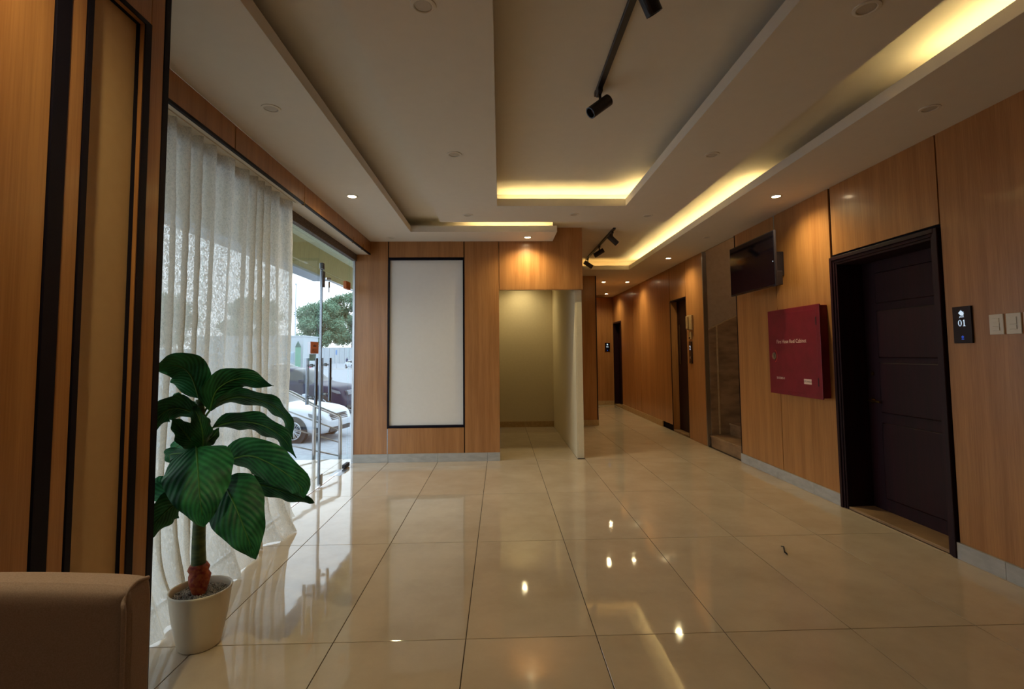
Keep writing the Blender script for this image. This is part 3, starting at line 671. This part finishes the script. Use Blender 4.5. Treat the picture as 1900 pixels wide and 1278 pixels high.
def leaf_material(name, tone):
    m = mat(name, (.01, .06, .02, 1), .52, spec=.3)
    t, n, l, b = nodes(m)
    at = n.new('ShaderNodeUVMap'); se = n.new('ShaderNodeSeparateXYZ'); l.new(at.outputs[0], se.inputs[0])
    ab = n.new('ShaderNodeMath'); ab.operation = 'ABSOLUTE'; l.new(se.outputs['X'], ab.inputs[0])
    # side veins run from the midrib toward the tip
    a1 = n.new('ShaderNodeMath'); a1.operation = 'MULTIPLY_ADD'; a1.inputs[1].default_value = -.42; l.new(ab.outputs[0], a1.inputs[0]); l.new(se.outputs['Y'], a1.inputs[2])
    a2 = n.new('ShaderNodeMath'); a2.operation = 'MULTIPLY'; a2.inputs[1].default_value = 66; l.new(a1.outputs[0], a2.inputs[0])
    a3 = n.new('ShaderNodeMath'); a3.operation = 'SINE'; l.new(a2.outputs[0], a3.inputs[0])
    nz = n.new('ShaderNodeTexNoise'); nz.inputs['Scale'].default_value = 18; nz.inputs['Detail'].default_value = 4; tc = n.new('ShaderNodeTexCoord'); l.new(tc.outputs['Object'], nz.inputs['Vector'])
    a4 = n.new('ShaderNodeMath'); a4.operation = 'MULTIPLY_ADD'; a4.inputs[1].default_value = .11; a4.inputs[2].default_value = 0; l.new(a3.outputs[0], a4.inputs[0])
    a5 = n.new('ShaderNodeMath'); a5.operation = 'ADD'; l.new(a4.outputs[0], a5.inputs[0]); l.new(nz.outputs['Fac'], a5.inputs[1])
    r = n.new('ShaderNodeValToRGB')
    d = tone; r.color_ramp.elements[0].position = .3; r.color_ramp.elements[0].color = (.006+.006*d, .04+.07*d, .020+.028*d, 1)
    r.color_ramp.elements[1].position = .85; r.color_ramp.elements[1].color = (.020+.03*d, .15+.20*d, .05+.07*d, 1)
    l.new(a5.outputs[0], r.inputs[0]); l.new(r.outputs[0], b.inputs['Base Color'])
    bp = n.new('ShaderNodeBump'); bp.inputs['Strength'].default_value = .3; bp.inputs['Distance'].default_value = .003
    l.new(a3.outputs[0], bp.inputs['Height']); l.new(bp.outputs[0], b.inputs['Normal'])
    return m
LM = {k: leaf_material('leaf_green', k/4) for k in range(5)}
RIB = mat('leaf_rib', srgb(70, 124, 52), .5)
def catmull(P, n):
    P = [Vector(p) for p in P]; Q = [P[0]*2-P[1]]+P+[P[-1]*2-P[-2]]; out = []
    m = len(P)-1
    for i in range(n+1):
        t = i/n*m; k = min(int(t), m-1); t -= k; a, b, c, d = Q[k:k+4]
        out.append(.5*((2*b)+(c-a)*t+(2*a-5*b+4*c-d)*t*t+(3*b-a-3*c+d)*t**3))
    return out
def leaf_mesh(P, hw, tilt, wide, seed):
    N, K = 22, 9; pts = catmull(P, N); bm = bmesh.new(); uvl = bm.loops.layers.uv.new('UVMap'); rows = []; UV = {}
    view = Vector((0, 0, 1.15))-sum(pts, Vector())/len(pts); view.normalize()
    rng = random.Random(seed)
    ph = rng.uniform(0, 6)
    for i, p in enumerate(pts):
        t = (pts[min(i+1, N)]-pts[max(i-1, 0)]).normalized(); v = i/N
        n = (view-t*view.dot(t)).normalized()
        n = (n*math.cos(math.radians(tilt))+t.cross(n)*math.sin(math.radians(tilt))*1.0).normalized()
        if n.dot(Vector((0, 0, 1))) < -.3: pass
        s = t.cross(n).normalized()
        prof = (math.sin(PI*min(1, v**(.62 if wide else .8)))**.75 if v < 1 else 0)*(1.0-.12*v)
        if v == 0: prof = .10
        row = []
        for k in range(-K, K+1):
            u = k/K; q = p+s*(u*hw*prof)
            fold = abs(u)*hw*.20*prof-(u*u)*hw*.30*prof
            ruff = math.sin(v*21+ph+(2 if u > 0 else 0))*.010*abs(u)**2.2*min(1, hw/.06)+math.sin((v-.42*abs(u)*.5)*60)*.0011*(1-abs(u)*.4)
            q = q+n*(fold+ruff)
            vv = bm.verts.new(q); UV[vv] = (u, v); row.append(vv)
        rows.append(row)
    for i in range(N):
        for k in range(2*K): bm.faces.new((rows[i][k], rows[i][k+1], rows[i+1][k+1], rows[i+1][k]))
    for f in bm.faces:
        for lp_ in f.loops: lp_[uvl].uv = UV[lp_.vert]
    # thickness
    bmesh.ops.recalc_face_normals(bm, faces=bm.faces)
    return bm, pts, view
pl = thing('potted_plant', 'artificial large-leaved green plant standing in the off-white pot', 'plant', (-1.39, 2.43, .222))
TR = [(-1.378, 2.43, .215), (-1.385, 2.43, .30), (-1.390, 2.43, .342), (-1.392, 2.43, .40), (-1.393, 2.43, .50), (-1.391, 2.43, .60), (-1.389, 2.43, .755), (-1.391, 2.43, .903), (-1.402, 2.43, 1.027), (-1.407, 2.43, 1.10)]
bm = bmesh.new(); tube(bm, catmull(TR[2:], 30), [.031-.014*i/30 for i in range(31)], 14)
obj('trunk', bm, noisy(mat('trunk_green', srgb(64, 92, 58), .6), srgb(44, 70, 46), srgb(96, 112, 62), scale=(8, 8, 30), nscale=1.5), pl, smooth=True)
bm = bmesh.new(); tube(bm, [(-1.374, 2.42, .212), (-1.378, 2.42, .232), (-1.384, 2.425, .27), (-1.386, 2.43, .30), (-1.388, 2.43, .318), (-1.389, 2.43, .335), (-1.390, 2.43, .352)], [.018, .030, .042, .044, .037, .045, .036], 16)
for v in bm.verts: v.co += Vector((noise.noise(v.co*30), noise.noise(v.co*30+Vector((9, 0, 0))), 0))*.008
obj('husk', bm, noisy(mat('orange_husk', srgb(168, 72, 34), .65), srgb(140, 34, 26), srgb(186, 96, 48), nscale=12, bump=.4, bscale=60), pl, smooth=True)
LEAVES = [
    ([(-1.406, 2.42, 1.108), (-1.434, 2.4, 1.212), (-1.469, 2.36, 1.258), (-1.526, 2.28, 1.253)], 0.088, 12, 1.00),
    ([(-1.366, 2.44, 1.046), (-1.342, 2.46, 1.145), (-1.253, 2.5, 1.193), (-1.107, 2.52, 1.153)], 0.078, 30, 0.60),
    ([(-1.388, 2.46, 1.061), (-1.281, 2.52, 1.103), (-1.151, 2.56, 1.067), (-1.069, 2.56, 1.002), (-1.014, 2.54, 0.892)], 0.063, 50, 0.60),
    ([(-1.346, 2.44, 0.97), (-1.238, 2.44, 0.994), (-1.12, 2.44, 0.975), (-1.016, 2.42, 0.919), (-0.939, 2.38, 0.832)], 0.069, 45, 0.50),
    ([(-1.262, 2.4, 0.821), (-1.133, 2.36, 0.849), (-0.999, 2.33, 0.8), (-0.889, 2.3, 0.73), (-0.867, 2.29, 0.674)], 0.093, 25, 0.75),
    ([(-1.25, 2.44, 0.708), (-1.119, 2.44, 0.699), (-0.986, 2.42, 0.665), (-0.853, 2.38, 0.63)], 0.054, 30, 0.60),
    ([(-1.376, 2.36, 0.895), (-1.297, 2.24, 0.82), (-1.244, 2.17, 0.715), (-1.212, 2.15, 0.606)], 0.141, 12, 0.65),
    ([(-1.258, 2.36, 0.74), (-1.156, 2.26, 0.677), (-1.072, 2.2, 0.571), (-1.017, 2.18, 0.461)], 0.124, 15, 0.45),
    ([(-1.41, 2.38, 0.659), (-1.443, 2.32, 0.648), (-1.476, 2.27, 0.6), (-1.509, 2.22, 0.517)], 0.076, 30, 0.50),
    ([(-1.474, 2.46, 0.63), (-1.556, 2.48, 0.683), (-1.639, 2.5, 0.71), (-1.72, 2.5, 0.724)], 0.085, 10, 0.95),
    ([(-1.463, 2.5, 0.851), (-1.538, 2.54, 0.881), (-1.598, 2.57, 0.856), (-1.639, 2.58, 0.82)], 0.040, 20, 0.95),
    ([(-1.439, 2.46, 0.848), (-1.556, 2.48, 0.841), (-1.643, 2.5, 0.818), (-1.727, 2.5, 0.789)], 0.038, 40, 0.50),
    ([(-1.432, 2.48, 1.055), (-1.551, 2.52, 1.086), (-1.653, 2.54, 1.09), (-1.757, 2.55, 1.07)], 0.042, 55, 0.40),
    ([(-1.411, 2.42, 1.034), (-1.463, 2.36, 1.068), (-1.495, 2.3, 1.049), (-1.529, 2.24, 0.956)], 0.069, 30, 0.60),
    ([(-1.407, 2.42, 0.89), (-1.417, 2.37, 0.933), (-1.43, 2.33, 0.985), (-1.459, 2.31, 1.028)], 0.052, 30, 0.50),
    ([(-1.359, 2.38, 0.882), (-1.344, 2.35, 0.952), (-1.354, 2.34, 1.018), (-1.396, 2.36, 1.079)], 0.052, 30, 0.30),
    ([(-1.404, 2.44, 0.886), (-1.386, 2.46, 0.903), (-1.367, 2.48, 0.924), (-1.352, 2.5, 0.959)], 0.036, 20, 0.35),
    ([(-1.324, 2.5, 0.674), (-1.302, 2.52, 0.699), (-1.282, 2.54, 0.702), (-1.255, 2.55, 0.683)], 0.026, 20, 0.95)]
for k, (P, hw, tilt, tone) in enumerate(LEAVES):
    if k in (9, 11, 12): P = [(max(p[0], -1.60+.01*i), p[1], p[2]) for i, p in enumerate(P)]
    bm, pts, view = leaf_mesh(P, hw, tilt if k not in (0, 8, 13) else -tilt, k in (4, 6, 7), k)
    lo = obj('leaf', bm, LM[min(4, int(round(tone*4)))], pl, smooth=True)
    b0 = pts[0]; near = min([Vector(p) for p in catmull(TR[4:], 30)], key=lambda q: (q-(b0-Vector((0, 0, .07)))).length)
    rb = bmesh.new(); mid = (near+b0)/2+Vector((0, 0, .012))
    path = catmull([near, mid, b0], 8)[:-1]+[p+view*.002 for p in pts[:-3]]
    n_ = len(path); tube(rb, path, [.0062-.0050*i/(n_-1) for i in range(n_)], 6)
    obj('midrib', rb, RIB, lo, smooth=True)

# ------------------------------------------------------------------ armchair in the foreground
ch = thing('armchair', 'taupe fabric armchair backrest in the near left corner', 'armchair', (-.905, .60, 0))
chm = noisy(mat('taupe_fabric', srgb(156, 136, 132), .95, spec=.15), srgb(150, 130, 126), srgb(162, 142, 138), nscale=90, bump=.25, bscale=700, dist=.001)
def chair_part(n, x0, x1, y0, y1, z0, z1, bev=.03, crown=0):
    bm = bmesh.new(); bmesh.ops.create_cube(bm, size=1)
    bmesh.ops.subdivide_edges(bm, edges=bm.edges[:], cuts=8, use_grid_fill=True)
    hx, hy, hz = (x1-x0)/2, (y1-y0)/2, (z1-z0)/2
    for v in bm.verts:
        p = Vector((v.co.x*2*hx, v.co.y*2*hy, v.co.z*2*hz)); q = Vector((max(-hx+bev, min(hx-bev, p.x)), max(-hy+bev, min(hy-bev, p.y)), max(-hz+bev, min(hz-bev, p.z))))
        # squeeze the outermost grid rows onto the rounded edge
        p = Vector((math.copysign(hx, p.x) if abs(v.co.x) > .49 else (math.copysign(hx-bev, p.x) if abs(v.co.x) > .36 else p.x), math.copysign(hy, p.y) if abs(v.co.y) > .49 else (math.copysign(hy-bev*.9, p.y) if abs(v.co.y) > .36 else p.y), math.copysign(hz, p.z) if abs(v.co.z) > .49 else (math.copysign(hz-bev, p.z) if abs(v.co.z) > .36 else p.z)))
        q = Vector((max(-hx+bev, min(hx-bev, p.x)), max(-hy+bev*.9, min(hy-bev*.9, p.y)), max(-hz+bev, min(hz-bev, p.z))))
        d = p-q
        if d.length > 1e-6: p = q+d.normalized()*bev*.95
        if crown: p.z += crown*(1-(p.x/hx)**2)*max(0, p.z/hz)
        v.co = Vector(((x0+x1)/2, (y0+y1)/2, (z0+z1)/2))+p
    o = obj(n, bm, chm, ch, smooth=True); md = o.modifiers.new('s', 'SUBSURF'); md.levels = md.render_levels = 2; return o
chair_part('backrest', -1.21, -.590, .838, .914, .22, .936, bev=.022, crown=.010)
sb = bmesh.new(); tube(sb, catmull([(-.594, .842, .25), (-.593, .841, .60), (-.594, .841, .87), (-.600, .848, .915), (-.600, .870, .932), (-.598, .900, .928)], 30), .0035, 8); obj('piping', sb, chm, ch, smooth=True)
chair_part('seat', -1.15, -.66, .24, .83, .22, .44)
chair_part('armrest', -1.21, -1.155, .22, .83, .18, .62, bev=.02); chair_part('armrest', -.655, -.60, .22, .83, .18, .62, bev=.02)
for sx in (-1.17, -.64):
    for sy in (.28, .875):
        lb = bmesh.new(); cyl(lb, (sx, sy, 0), (sx, sy, .23), .018, .026); obj('leg', lb, M['mahogany'], ch)

# ------------------------------------------------------------------ outdoors
GZ = -1.06
porch = struct(obj('trim_1', B((-5.2, XG-.02, -2.5, 6.50, GZ-.01, -.036)), M['grout']))
tiles(porch, -5.2, XG-.001, -2.5, 6.50, tx=-.167)
pc = struct(obj('trim_2', B((-3.0, XG+.02, -2.5, 12, 3.08, 3.25)), noisy(mat('porch_ceiling', srgb(214, 224, 214), .8), srgb(208, 218, 208), srgb(220, 230, 220), nscale=3)))
beam = struct(obj('trim_3', B((-3.25, -3.0, -2.5, 8.9, 2.63, 3.25), (-3.03, -3.0, 8.9, 11.8, 2.63, 3.25)), noisy(mat('porch_beam', srgb(176, 164, 118), .7), srgb(160, 150, 108), srgb(190, 178, 128), scale=(30, 30, 2), nscale=2)))
part('metal_edge', M['steel'], (-3.27, -2.985, -2.5, 8.92, 2.60, 2.632), (-3.04, -2.99, 8.92, 11.8, 2.615, 2.632), p=beam)
struct(obj('wall_exterior', B((XG, XG+.2, YB+.25, 14, GZ, 3.3)), M['cream']))
gm_ = noisy(mat('pale_asphalt', srgb(152, 158, 166), .9), srgb(142, 148, 156), srgb(164, 168, 174), nscale=1.5, detail=8)
gr = obj('street_ground', B((-160, 60, -30, 220, GZ-.2, GZ)), gm_); struct(gr); gr.name = 'floor_street'
kb = thing('kerb', 'long low pale kerb crossing the street outside', 'kerb', (-30, 87, GZ)); obj('stone', B((-90, 8, 87, 87.5, GZ, GZ+.16)), mat('kerb_stone', srgb(190, 190, 190), .9), kb)
# railing
rl = thing('steel_handrail', 'stainless steel handrail with sloping bars outside the glass door', 'railing', (-2.4, 6.7, GZ))
def rbar(n, pts, r): b_ = bmesh.new(); tube(b_, pts, r, 10); return obj(n, b_, M['steel'], rl, smooth=True)
rbar('handrail', catmull([(-3.4, 6.7, 1.12), (-2.751, 6.7, .835), (-2.42, 6.7, .655), (-2.14, 6.7, .53), (-2.088, 6.7, .49), (-2.08, 6.7, .42)], 24), .022)
obj('post', (lambda b_: (cyl(b_, (-2.415, 6.7, GZ), (-2.415, 6.7, .64), .024), b_)[1])(bmesh.new()), M['steel'], rl)
obj('post', (lambda b_: (cyl(b_, (-2.08, 6.7, GZ), (-2.08, 6.7, .44), .024), b_)[1])(bmesh.new()), M['steel'], rl)
obj('post', (lambda b_: (cyl(b_, (-3.3, 6.7, GZ), (-3.3, 6.7, 1.06), .024), b_)[1])(bmesh.new()), M['steel'], rl)
for z1, z2 in ((.579, .328), (.375, .177), (.15, .004)):
    sl_ = (z2-z1)/.64; rbar('bar', [(-3.3, 6.7, z1-sl_*.56), (-2.74, 6.7, z1), (-2.09, 6.7, z2)], .009)
for k in range(6):
    s_ = struct(obj('trim_step', B((-3.3+.0, -1.85, 6.5+.3*k, 6.8+.3*k, GZ, -.15*(k+1)+.0)), M['marble'])); s_.name = 'trim_%d' % (4+k)

# cars --------------------------------------------------------------------------------
CARGLASS = mat('car_glass', (.02, .025, .03, 1), .1, spec=.35); TYRE = mat('tyre', (.012, .012, .014, 1), .8); RIM = mat('alloy', srgb(190, 194, 200), .3, .8)
LAMP = mat('headlamp', srgb(104, 108, 114), .15, spec=.6); DARK = mat('car_black', (.01, .01, .012, 1), .4)
def car(name, label, paint, loc, rz, L, Wd, Hh, hood, suv=False, full=True):
    """front at +x; body lofted from cross-sections"""
    t = thing(name, label, 'car', loc, rz)
    MW = Matrix.Translation(loc) @ Matrix.Rotation(rz, 4, 'Z')
    h = L/2; hw = Wd/2; sill = .22 if not suv else .32; belt = hood+.06
    # station: x, halfwidth scale, z_bottom, z_shoulder, z_top(center), roofhalf
    ws_b = h-1.35 if not suv else h-1.45     # windscreen base
    ws_t = ws_b-.85; rw_t = -h+ (.95 if not suv else .35); rw_b = -h+(.35 if not suv else .08)
    stn = []
    def add(x, wsc, zb, zs, zt_, wt): stn.append((x, wsc*hw, zb, zs, zt_, wt*hw))
    add(h, .62, .34, .52, .56, .50); add(h-.04, .76, .25, .60, .64, .62); add(h-.16, .90, .21, hood-.20, hood-.14, .74); add(h-.40, .97, sill-.02, hood-.12, hood-.05, .78)
    add(h-.75, 1.0, sill, hood-.06, hood+.0, .80); add(ws_b, 1.0, sill, hood-.01, hood+.05, .82)
    add((ws_b+ws_t)/2, 1.0, sill, belt-.03, (hood+Hh)/2+.08, .74); add(ws_t, 1.0, sill, belt, Hh-.02, .66); add((ws_t+rw_t)/2, 1.0, sill, belt+.02, Hh, .66)
    add(rw_t, 1.0, sill, belt+.03, Hh-.05, .64); add(rw_b, .97, sill, belt+.03, belt+.10, .72); add(-h+.06, .92, .26, belt-.02, belt+.04, .72); add(-h, .8, .36, .62, .66, .6)
    bm = bmesh.new(); rows = []
    for x, wd, zb, zs, zt_, wt in stn:
        sec = [(0, zb), (wd*.80, zb), (wd*.97, zb+.06), (wd, (zb+zs)/2), (wd*.985, zs-.05), (wd*.95, zs)]
        zsh = zs+.02
        if zt_-zs > .15: sec += [(wd*.93, zsh), (wt+(wd*.93-wt)*.10, zt_-.07), (wt*.9, zt_-.015), (0, zt_+.01)]
        else: sec += [(wd*.90, zs+(zt_-zs)*.4), (wd*.75, zs+(zt_-zs)*.75), (wt*.6, zt_), (0, zt_+.01)]
        full_ = sec+[(-a, b) for a, b in sec[-2:0:-1]]
        rows.append([bm.verts.new((x, a, b)) for a, b in full_])
    n = len(rows[0]); m_ = len(rows)
    for i in range(m_-1):
        for k in range(n):
            f = bm.faces.new((rows[i][k], rows[i][(k+1) % n], rows[i+1][(k+1) % n], rows[i+1][k]))
            side = k in (6, n-8+1) or k == n-7
            c = f.calc_center_median()
            if 5 <= i <= 9 and c.z > belt+.03:
                nm = f.normal
                if k in (6, n-7): f.material_index = 1 if 6 <= i <= 8 or True else 0
                if i in (5, 6) and k in (7, 8, n-9, n-8): f.material_index = 1
                if i == 9 and k in (7, 8, n-9, n-8): f.material_index = 1
    bm.faces.new(rows[0]); bm.faces.new(rows[-1][::-1])
    bmesh.ops.recalc_face_normals(bm, faces=bm.faces)
    bm.transform(MW)
    bo = obj('body', bm, [paint, CARGLASS], t, smooth=True)
    md = bo.modifiers.new('s', 'SUBSURF'); md.levels = md.render_levels = 2
    R = .33 if not suv else .38
    for sx in (h-.88, -h+.88):
        for sy in (-1, 1):
            cx_, cy_ = sx, sy*(hw-.10)
            a_ = bmesh.new(); cyl(a_, (cx_, sy*(hw-.13), R), (cx_, sy*(hw+.006), R), R+.055, seg=32); a_.transform(MW); obj('wheel_arch', a_, DARK, t)
            b_ = bmesh.new(); cyl(b_, (cx_, sy*(hw-.2), R), (cx_, sy*(hw+.012), R), R, seg=32); bmesh.ops.bevel(b_, geom=[e for e in b_.edges if abs(e.calc_length()) < .1], offset=.03, segments=2, affect='EDGES'); b_.transform(MW)
            wh = obj('wheel', b_, TYRE, t)
            c_ = bmesh.new(); yy = sy*(hw+.014); rr = R*.70
            ri = [(rr*math.cos(2*PI*q/32), rr*math.sin(2*PI*q/32)) for q in range(32)]
            tube(c_, [(cx_+a, yy, R+b) for a, b in ri+[ri[0]]], .016, 6)
            for q in range(10):
                for dq in (-.07, .07):
                    an = 2*PI*q/10+dq
                    tube(c_, [(cx_+.05*math.cos(an), yy, R+.05*math.sin(an)), (cx_+rr*math.cos(2*PI*q/10+dq*1.8), yy, R+rr*math.sin(2*PI*q/10+dq*1.8))], .010, 5)
            cyl(c_, (cx_, yy-sy*.01, R), (cx_, yy+sy*.008, R), .055, seg=16)
            c_.transform(MW); obj('rim', c_, RIM, wh)
    zf = .60 if not suv else .78
    if full:
        for sy in (-1, 1):
            b_ = poly_prism([(h-.46, hood-.17), (h-.12, hood-.25), (h-.06, hood-.34), (h-.20, hood-.34), (h-.44, hood-.26)], 0, .03, Matrix.Translation((0, sy*hw*.945, 0)) @ Matrix(((1, 0, 0, 0), (0, 0, sy, 0), (0, 1, 0, 0), (0, 0, 0, 1)))); b_.transform(MW)
            obj('headlamp', b_, LAMP, t)
            b_ = B((h-.30, h-.16, sy*hw*.95-.02, sy*hw*.95+.02, .28, .42)); b_.transform(MW); obj('bumper_vent', b_, DARK, t)
        b_ = B(*[(h-.12-.03*k, h-.012-.012*k, -hw*.48, hw*.48, hood-.40+.045*k, hood-.375+.045*k) for k in range(4)]); b_.transform(MW); obj('grille', b_, RIM if suv else DARK, t)
        b_ = B((h-.08, h+.004, -hw*.6, hw*.6, .26, .38)); b_.transform(MW); obj('lower_grille', b_, DARK, t)
    for sy in (-1, 1):
        b_ = B((ws_b-.42, ws_b-.26, sy*(hw+.02)-.08, sy*(hw+.02)+.08, belt+.02, belt+.15), bev=.03); b_.transform(MW); obj('mirror', b_, paint, t)
        b_ = B((-.05, -.03, sy*hw*.999-.004, sy*hw*.999+.004, sill+.1, belt)); b_.transform(MW); obj('door_seam', b_, DARK, t)
    return t
WHITE = mat('white_car_paint', srgb(196, 202, 212), .3, coat=.3); NAVY = mat('dark_navy_paint', srgb(16, 24, 54), .35, spec=.2)
car('white_car', 'white saloon car parked nearest, seen through the glass door', WHITE, (-6.76, 15.15, GZ), math.radians(-12), 4.5, 1.78, 1.46, .97)
car('dark_suv', 'dark blue off-roader parked behind the white saloon', NAVY, (-8.23, 21.6, GZ), math.radians(-15), 4.7, 1.9, 1.90, 1.20, suv=True)
car('white_suv', 'white estate car parked beyond the dark off-roader', WHITE, (-23.6, 57, GZ), math.radians(-8), 4.6, 1.8, 1.55, .95, full=False)
car('distant_car', 'tiny white car by the far boundary wall', WHITE, (-26.2, 91.5, GZ), math.radians(-50), 4.3, 1.8, 1.5, .95, full=False)

# far things
BW = thing('boundary_wall', 'long pale boundary wall of slabs at the far side of the street', 'wall', (-60, 150, GZ))
bwm = mat('pale_render', srgb(172, 180, 186), .9)
for k in range(90): obj('slab', B((-150+1.45*k, -150+1.45*k+1.40, 150, 150.3, GZ, GZ+4.45)), bwm, BW)
obj('coping', B((-150, -19.5, 149.95, 150.35, GZ+4.45, GZ+4.6)), bwm, BW)
bl = thing('guard_building', 'plain white flat-roofed building at far left of the street', 'building', (-45, 103, GZ))
obj('wall', B((-60, -38.4, 100, 108, GZ, 5.0)), bwm, bl); obj('parapet', B((-60.1, -38.3, 99.9, 108.1, 5.0, 5.25)), bwm, bl)
w_ = obj('shutter', B((-41.9, -40.1, 99.9, 100, .0, 2.1)), mat('shutter_blue', srgb(170, 188, 202), .7), bl)
for k in range(6): obj('slat', B((-41.8, -40.2, 99.82, 99.9, .2+.28*k, .36+.28*k)), mat('slat_grey', srgb(140, 160, 176), .7), w_)
gt = thing('green_gate', 'pointed pale green gate beside the guard building', 'gate', (-39.1, 99, GZ))
obj('panel', poly_prism([(-.5, 0), (.5, 0), (.5, 4.0), (-.5, 4.0)], 0, .15, backM(-38.95, 99, GZ)), mat('green_metal', srgb(100, 146, 126), .6), gt)
obj('pointed_top', poly_prism([(-.55, 4.0), (.55, 4.0), (0, 5.2)], 0, .2, backM(-38.95, 99, GZ)), mat('green_dark', srgb(64, 92, 84), .6), gt)
fp = thing('flagpole', 'tall thin white pole standing before the trees', 'pole', (-44, 110, GZ))
b_ = bmesh.new(); cyl(b_, (-44, 110, GZ), (-44, 110, 16.6), .17, .10, 10); obj('pole', b_, bwm, fp)
b_ = bmesh.new(); bmesh.ops.create_icosphere(b_, subdivisions=1, radius=.25, matrix=Matrix.Translation((-44, 110, 16.7))); obj('finial', b_, bwm, fp)
rb_ = thing('road_barrier', 'small pink plastic barrier standing in the street', 'barrier', (-31.6, 85, GZ))
obj('block', B((-31.9, -31.3, 84.8, 85.2, GZ+.08, GZ+.55), bev=.05), mat('pink_plastic', srgb(200, 96, 132), .5), rb_); obj('foot', B((-32.0, -31.2, 84.6, 85.4, GZ, GZ+.1)), DARK, rb_)
sp_ = thing('sign_post', 'blue sign on a thin post before the far wall', 'sign', (-28.2, 88, GZ))
b_ = bmesh.new(); cyl(b_, (-28.2, 88.2, GZ), (-28.2, 88.2, 2.2), .05, seg=8); obj('post', b_, M['steel'], sp_); obj('board', B((-28.32, -28.08, 88.1, 88.15, 1.4, 2.2)), mat('sign_blue', srgb(84, 130, 180), .5), sp_)
# person in dark blue, one continuous skinned body
def person(loc):
    v = [(0, 0, .92), (0, 0, 1.15), (0, 0, 1.40), (0, 0, 1.50), (0, .0, 1.62), (0, 0, 1.72), (-.19, 0, 1.38), (-.26, .02, 1.10), (-.24, -.06, .85), (.19, 0, 1.38), (.26, .02, 1.10), (.24, -.06, .85), (-.10, 0, .86), (-.11, -.02, .48), (-.12, 0, .06), (.10, 0, .86), (.11, .06, .48), (.12, .10, .06), (-.12, -.12, .04), (.12, -.02, .04)]
    e = [(0, 1), (1, 2), (2, 3), (3, 4), (4, 5), (2, 6), (6, 7), (7, 8), (2, 9), (9, 10), (10, 11), (0, 12), (12, 13), (13, 14), (0, 15), (15, 16), (16, 17), (14, 18), (17, 19)]
    r = [.15, .14, .16, .06, .10, .08, .07, .05, .04, .07, .05, .04, .10, .07, .05, .10, .07, .05, .04, .04]
    me = bpy.data.meshes.new('body'); me.from_pydata([Vector(q)+Vector(loc) for q in v], e, [])
    me.materials.append(mat('navy_cloth', srgb(44, 56, 96), .8)); o = bpy.data.objects.new('body', me); C.objects.link(o)
    sk = o.modifiers.new('skin', 'SKIN')
    for i, q in enumerate(me.skin_vertices[0].data): q.radius = (r[i], r[i]); q.use_root = (i == 0)
    o.modifiers.new('sub', 'SUBSURF').levels = 1
    return o
t = thing('person', 'distant person in dark blue clothes standing by the far wall', 'person', (-37.7, 126, GZ))
pb = person((-37.7, 126, GZ)); pb.parent = t; pb.matrix_basis = t.matrix_basis.inverted()
b_ = bmesh.new(); bmesh.ops.create_icosphere(b_, subdivisions=2, radius=.12, matrix=Matrix.Translation((-37.7, 126.02, GZ+1.68))); obj('hair', b_, DARK, t)

# trees
tm = noisy(mat('foliage', srgb(110, 140, 116), .9, spec=.1), srgb(88, 122, 100), srgb(134, 160, 134), nscale=.9, detail=5)  # distance haze is mixed into the pale leaf green
bark = mat('bark', srgb(90, 76, 64), .9)
def tree(x, y, h, r, seed, label):
    t = thing('tree', label, 'tree', (x, y, GZ), 0, 'trees beyond the boundary wall'); rg = random.Random(seed)
    b_ = bmesh.new(); tube(b_, [(x, y, GZ), (x+.3, y, h*.3), (x, y, h*.6)], [.5, .4, .25], 8)
    for k in range(4):
        a = rg.uniform(0, 6.28); tube(b_, [(x+.2, y, h*.3), (x+r*.5*math.cos(a), y+r*.5*math.sin(a), h*.62)], [.25, .1], 6)
    obj('trunk', b_, bark, t)
    verts, faces = [], []
    for k in range(75):
        a, q = rg.uniform(0, 6.28), rg.random()**.5; zc = rg.uniform(.28, .97); env = math.sin(PI*min(1, max(.02, (zc-.14)/.90)))**.6
        c = Vector((x+r*.86*q*env*math.cos(a), y+r*.6*q*env*math.sin(a), h*zc)); rc = rg.uniform(.13, .24)*r
        for j in range(330):
            d = Vector((rg.gauss(0, 1), rg.gauss(0, 1), rg.gauss(0, .75))).normalized()*rc*rg.uniform(.55, 1.08)
            u = Vector((rg.gauss(0, 1), rg.gauss(0, 1), rg.gauss(0, 1))).normalized(); w2 = u.cross(d).normalized(); s = rg.uniform(.13, .28)*r/7.5
            p = c+d; i = len(verts); verts += [p-u*s, p+w2*s*.6, p+u*s, p-w2*s*.6]; faces.append((i, i+1, i+2, i+3))
    me = bpy.data.meshes.new('foliage'); me.from_pydata(verts, [], faces); me.materials.append(tm)
    o = bpy.data.objects.new('foliage', me); C.objects.link(o); o.parent = t; o.matrix_basis = t.matrix_basis.inverted(); o['kind'] = 'stuff'
tree(-57.5, 164, 18.0, 9.5, 1, 'broad green tree behind the flagpole beyond the wall')
tree(-54.5, 188, 24.0, 12.4, 2, 'tallest bushy green tree above the far wall, right of the flagpole')
tree(-37.0, 166, 17.0, 9.5, 3, 'lower green tree at right end of the far wall')
tree(-79, 163, 19, 11.4, 4, 'green tree behind the curtain, left of the guard building')
tree(-107, 160, 20, 12.7, 5, 'green tree far left beyond the curtain')
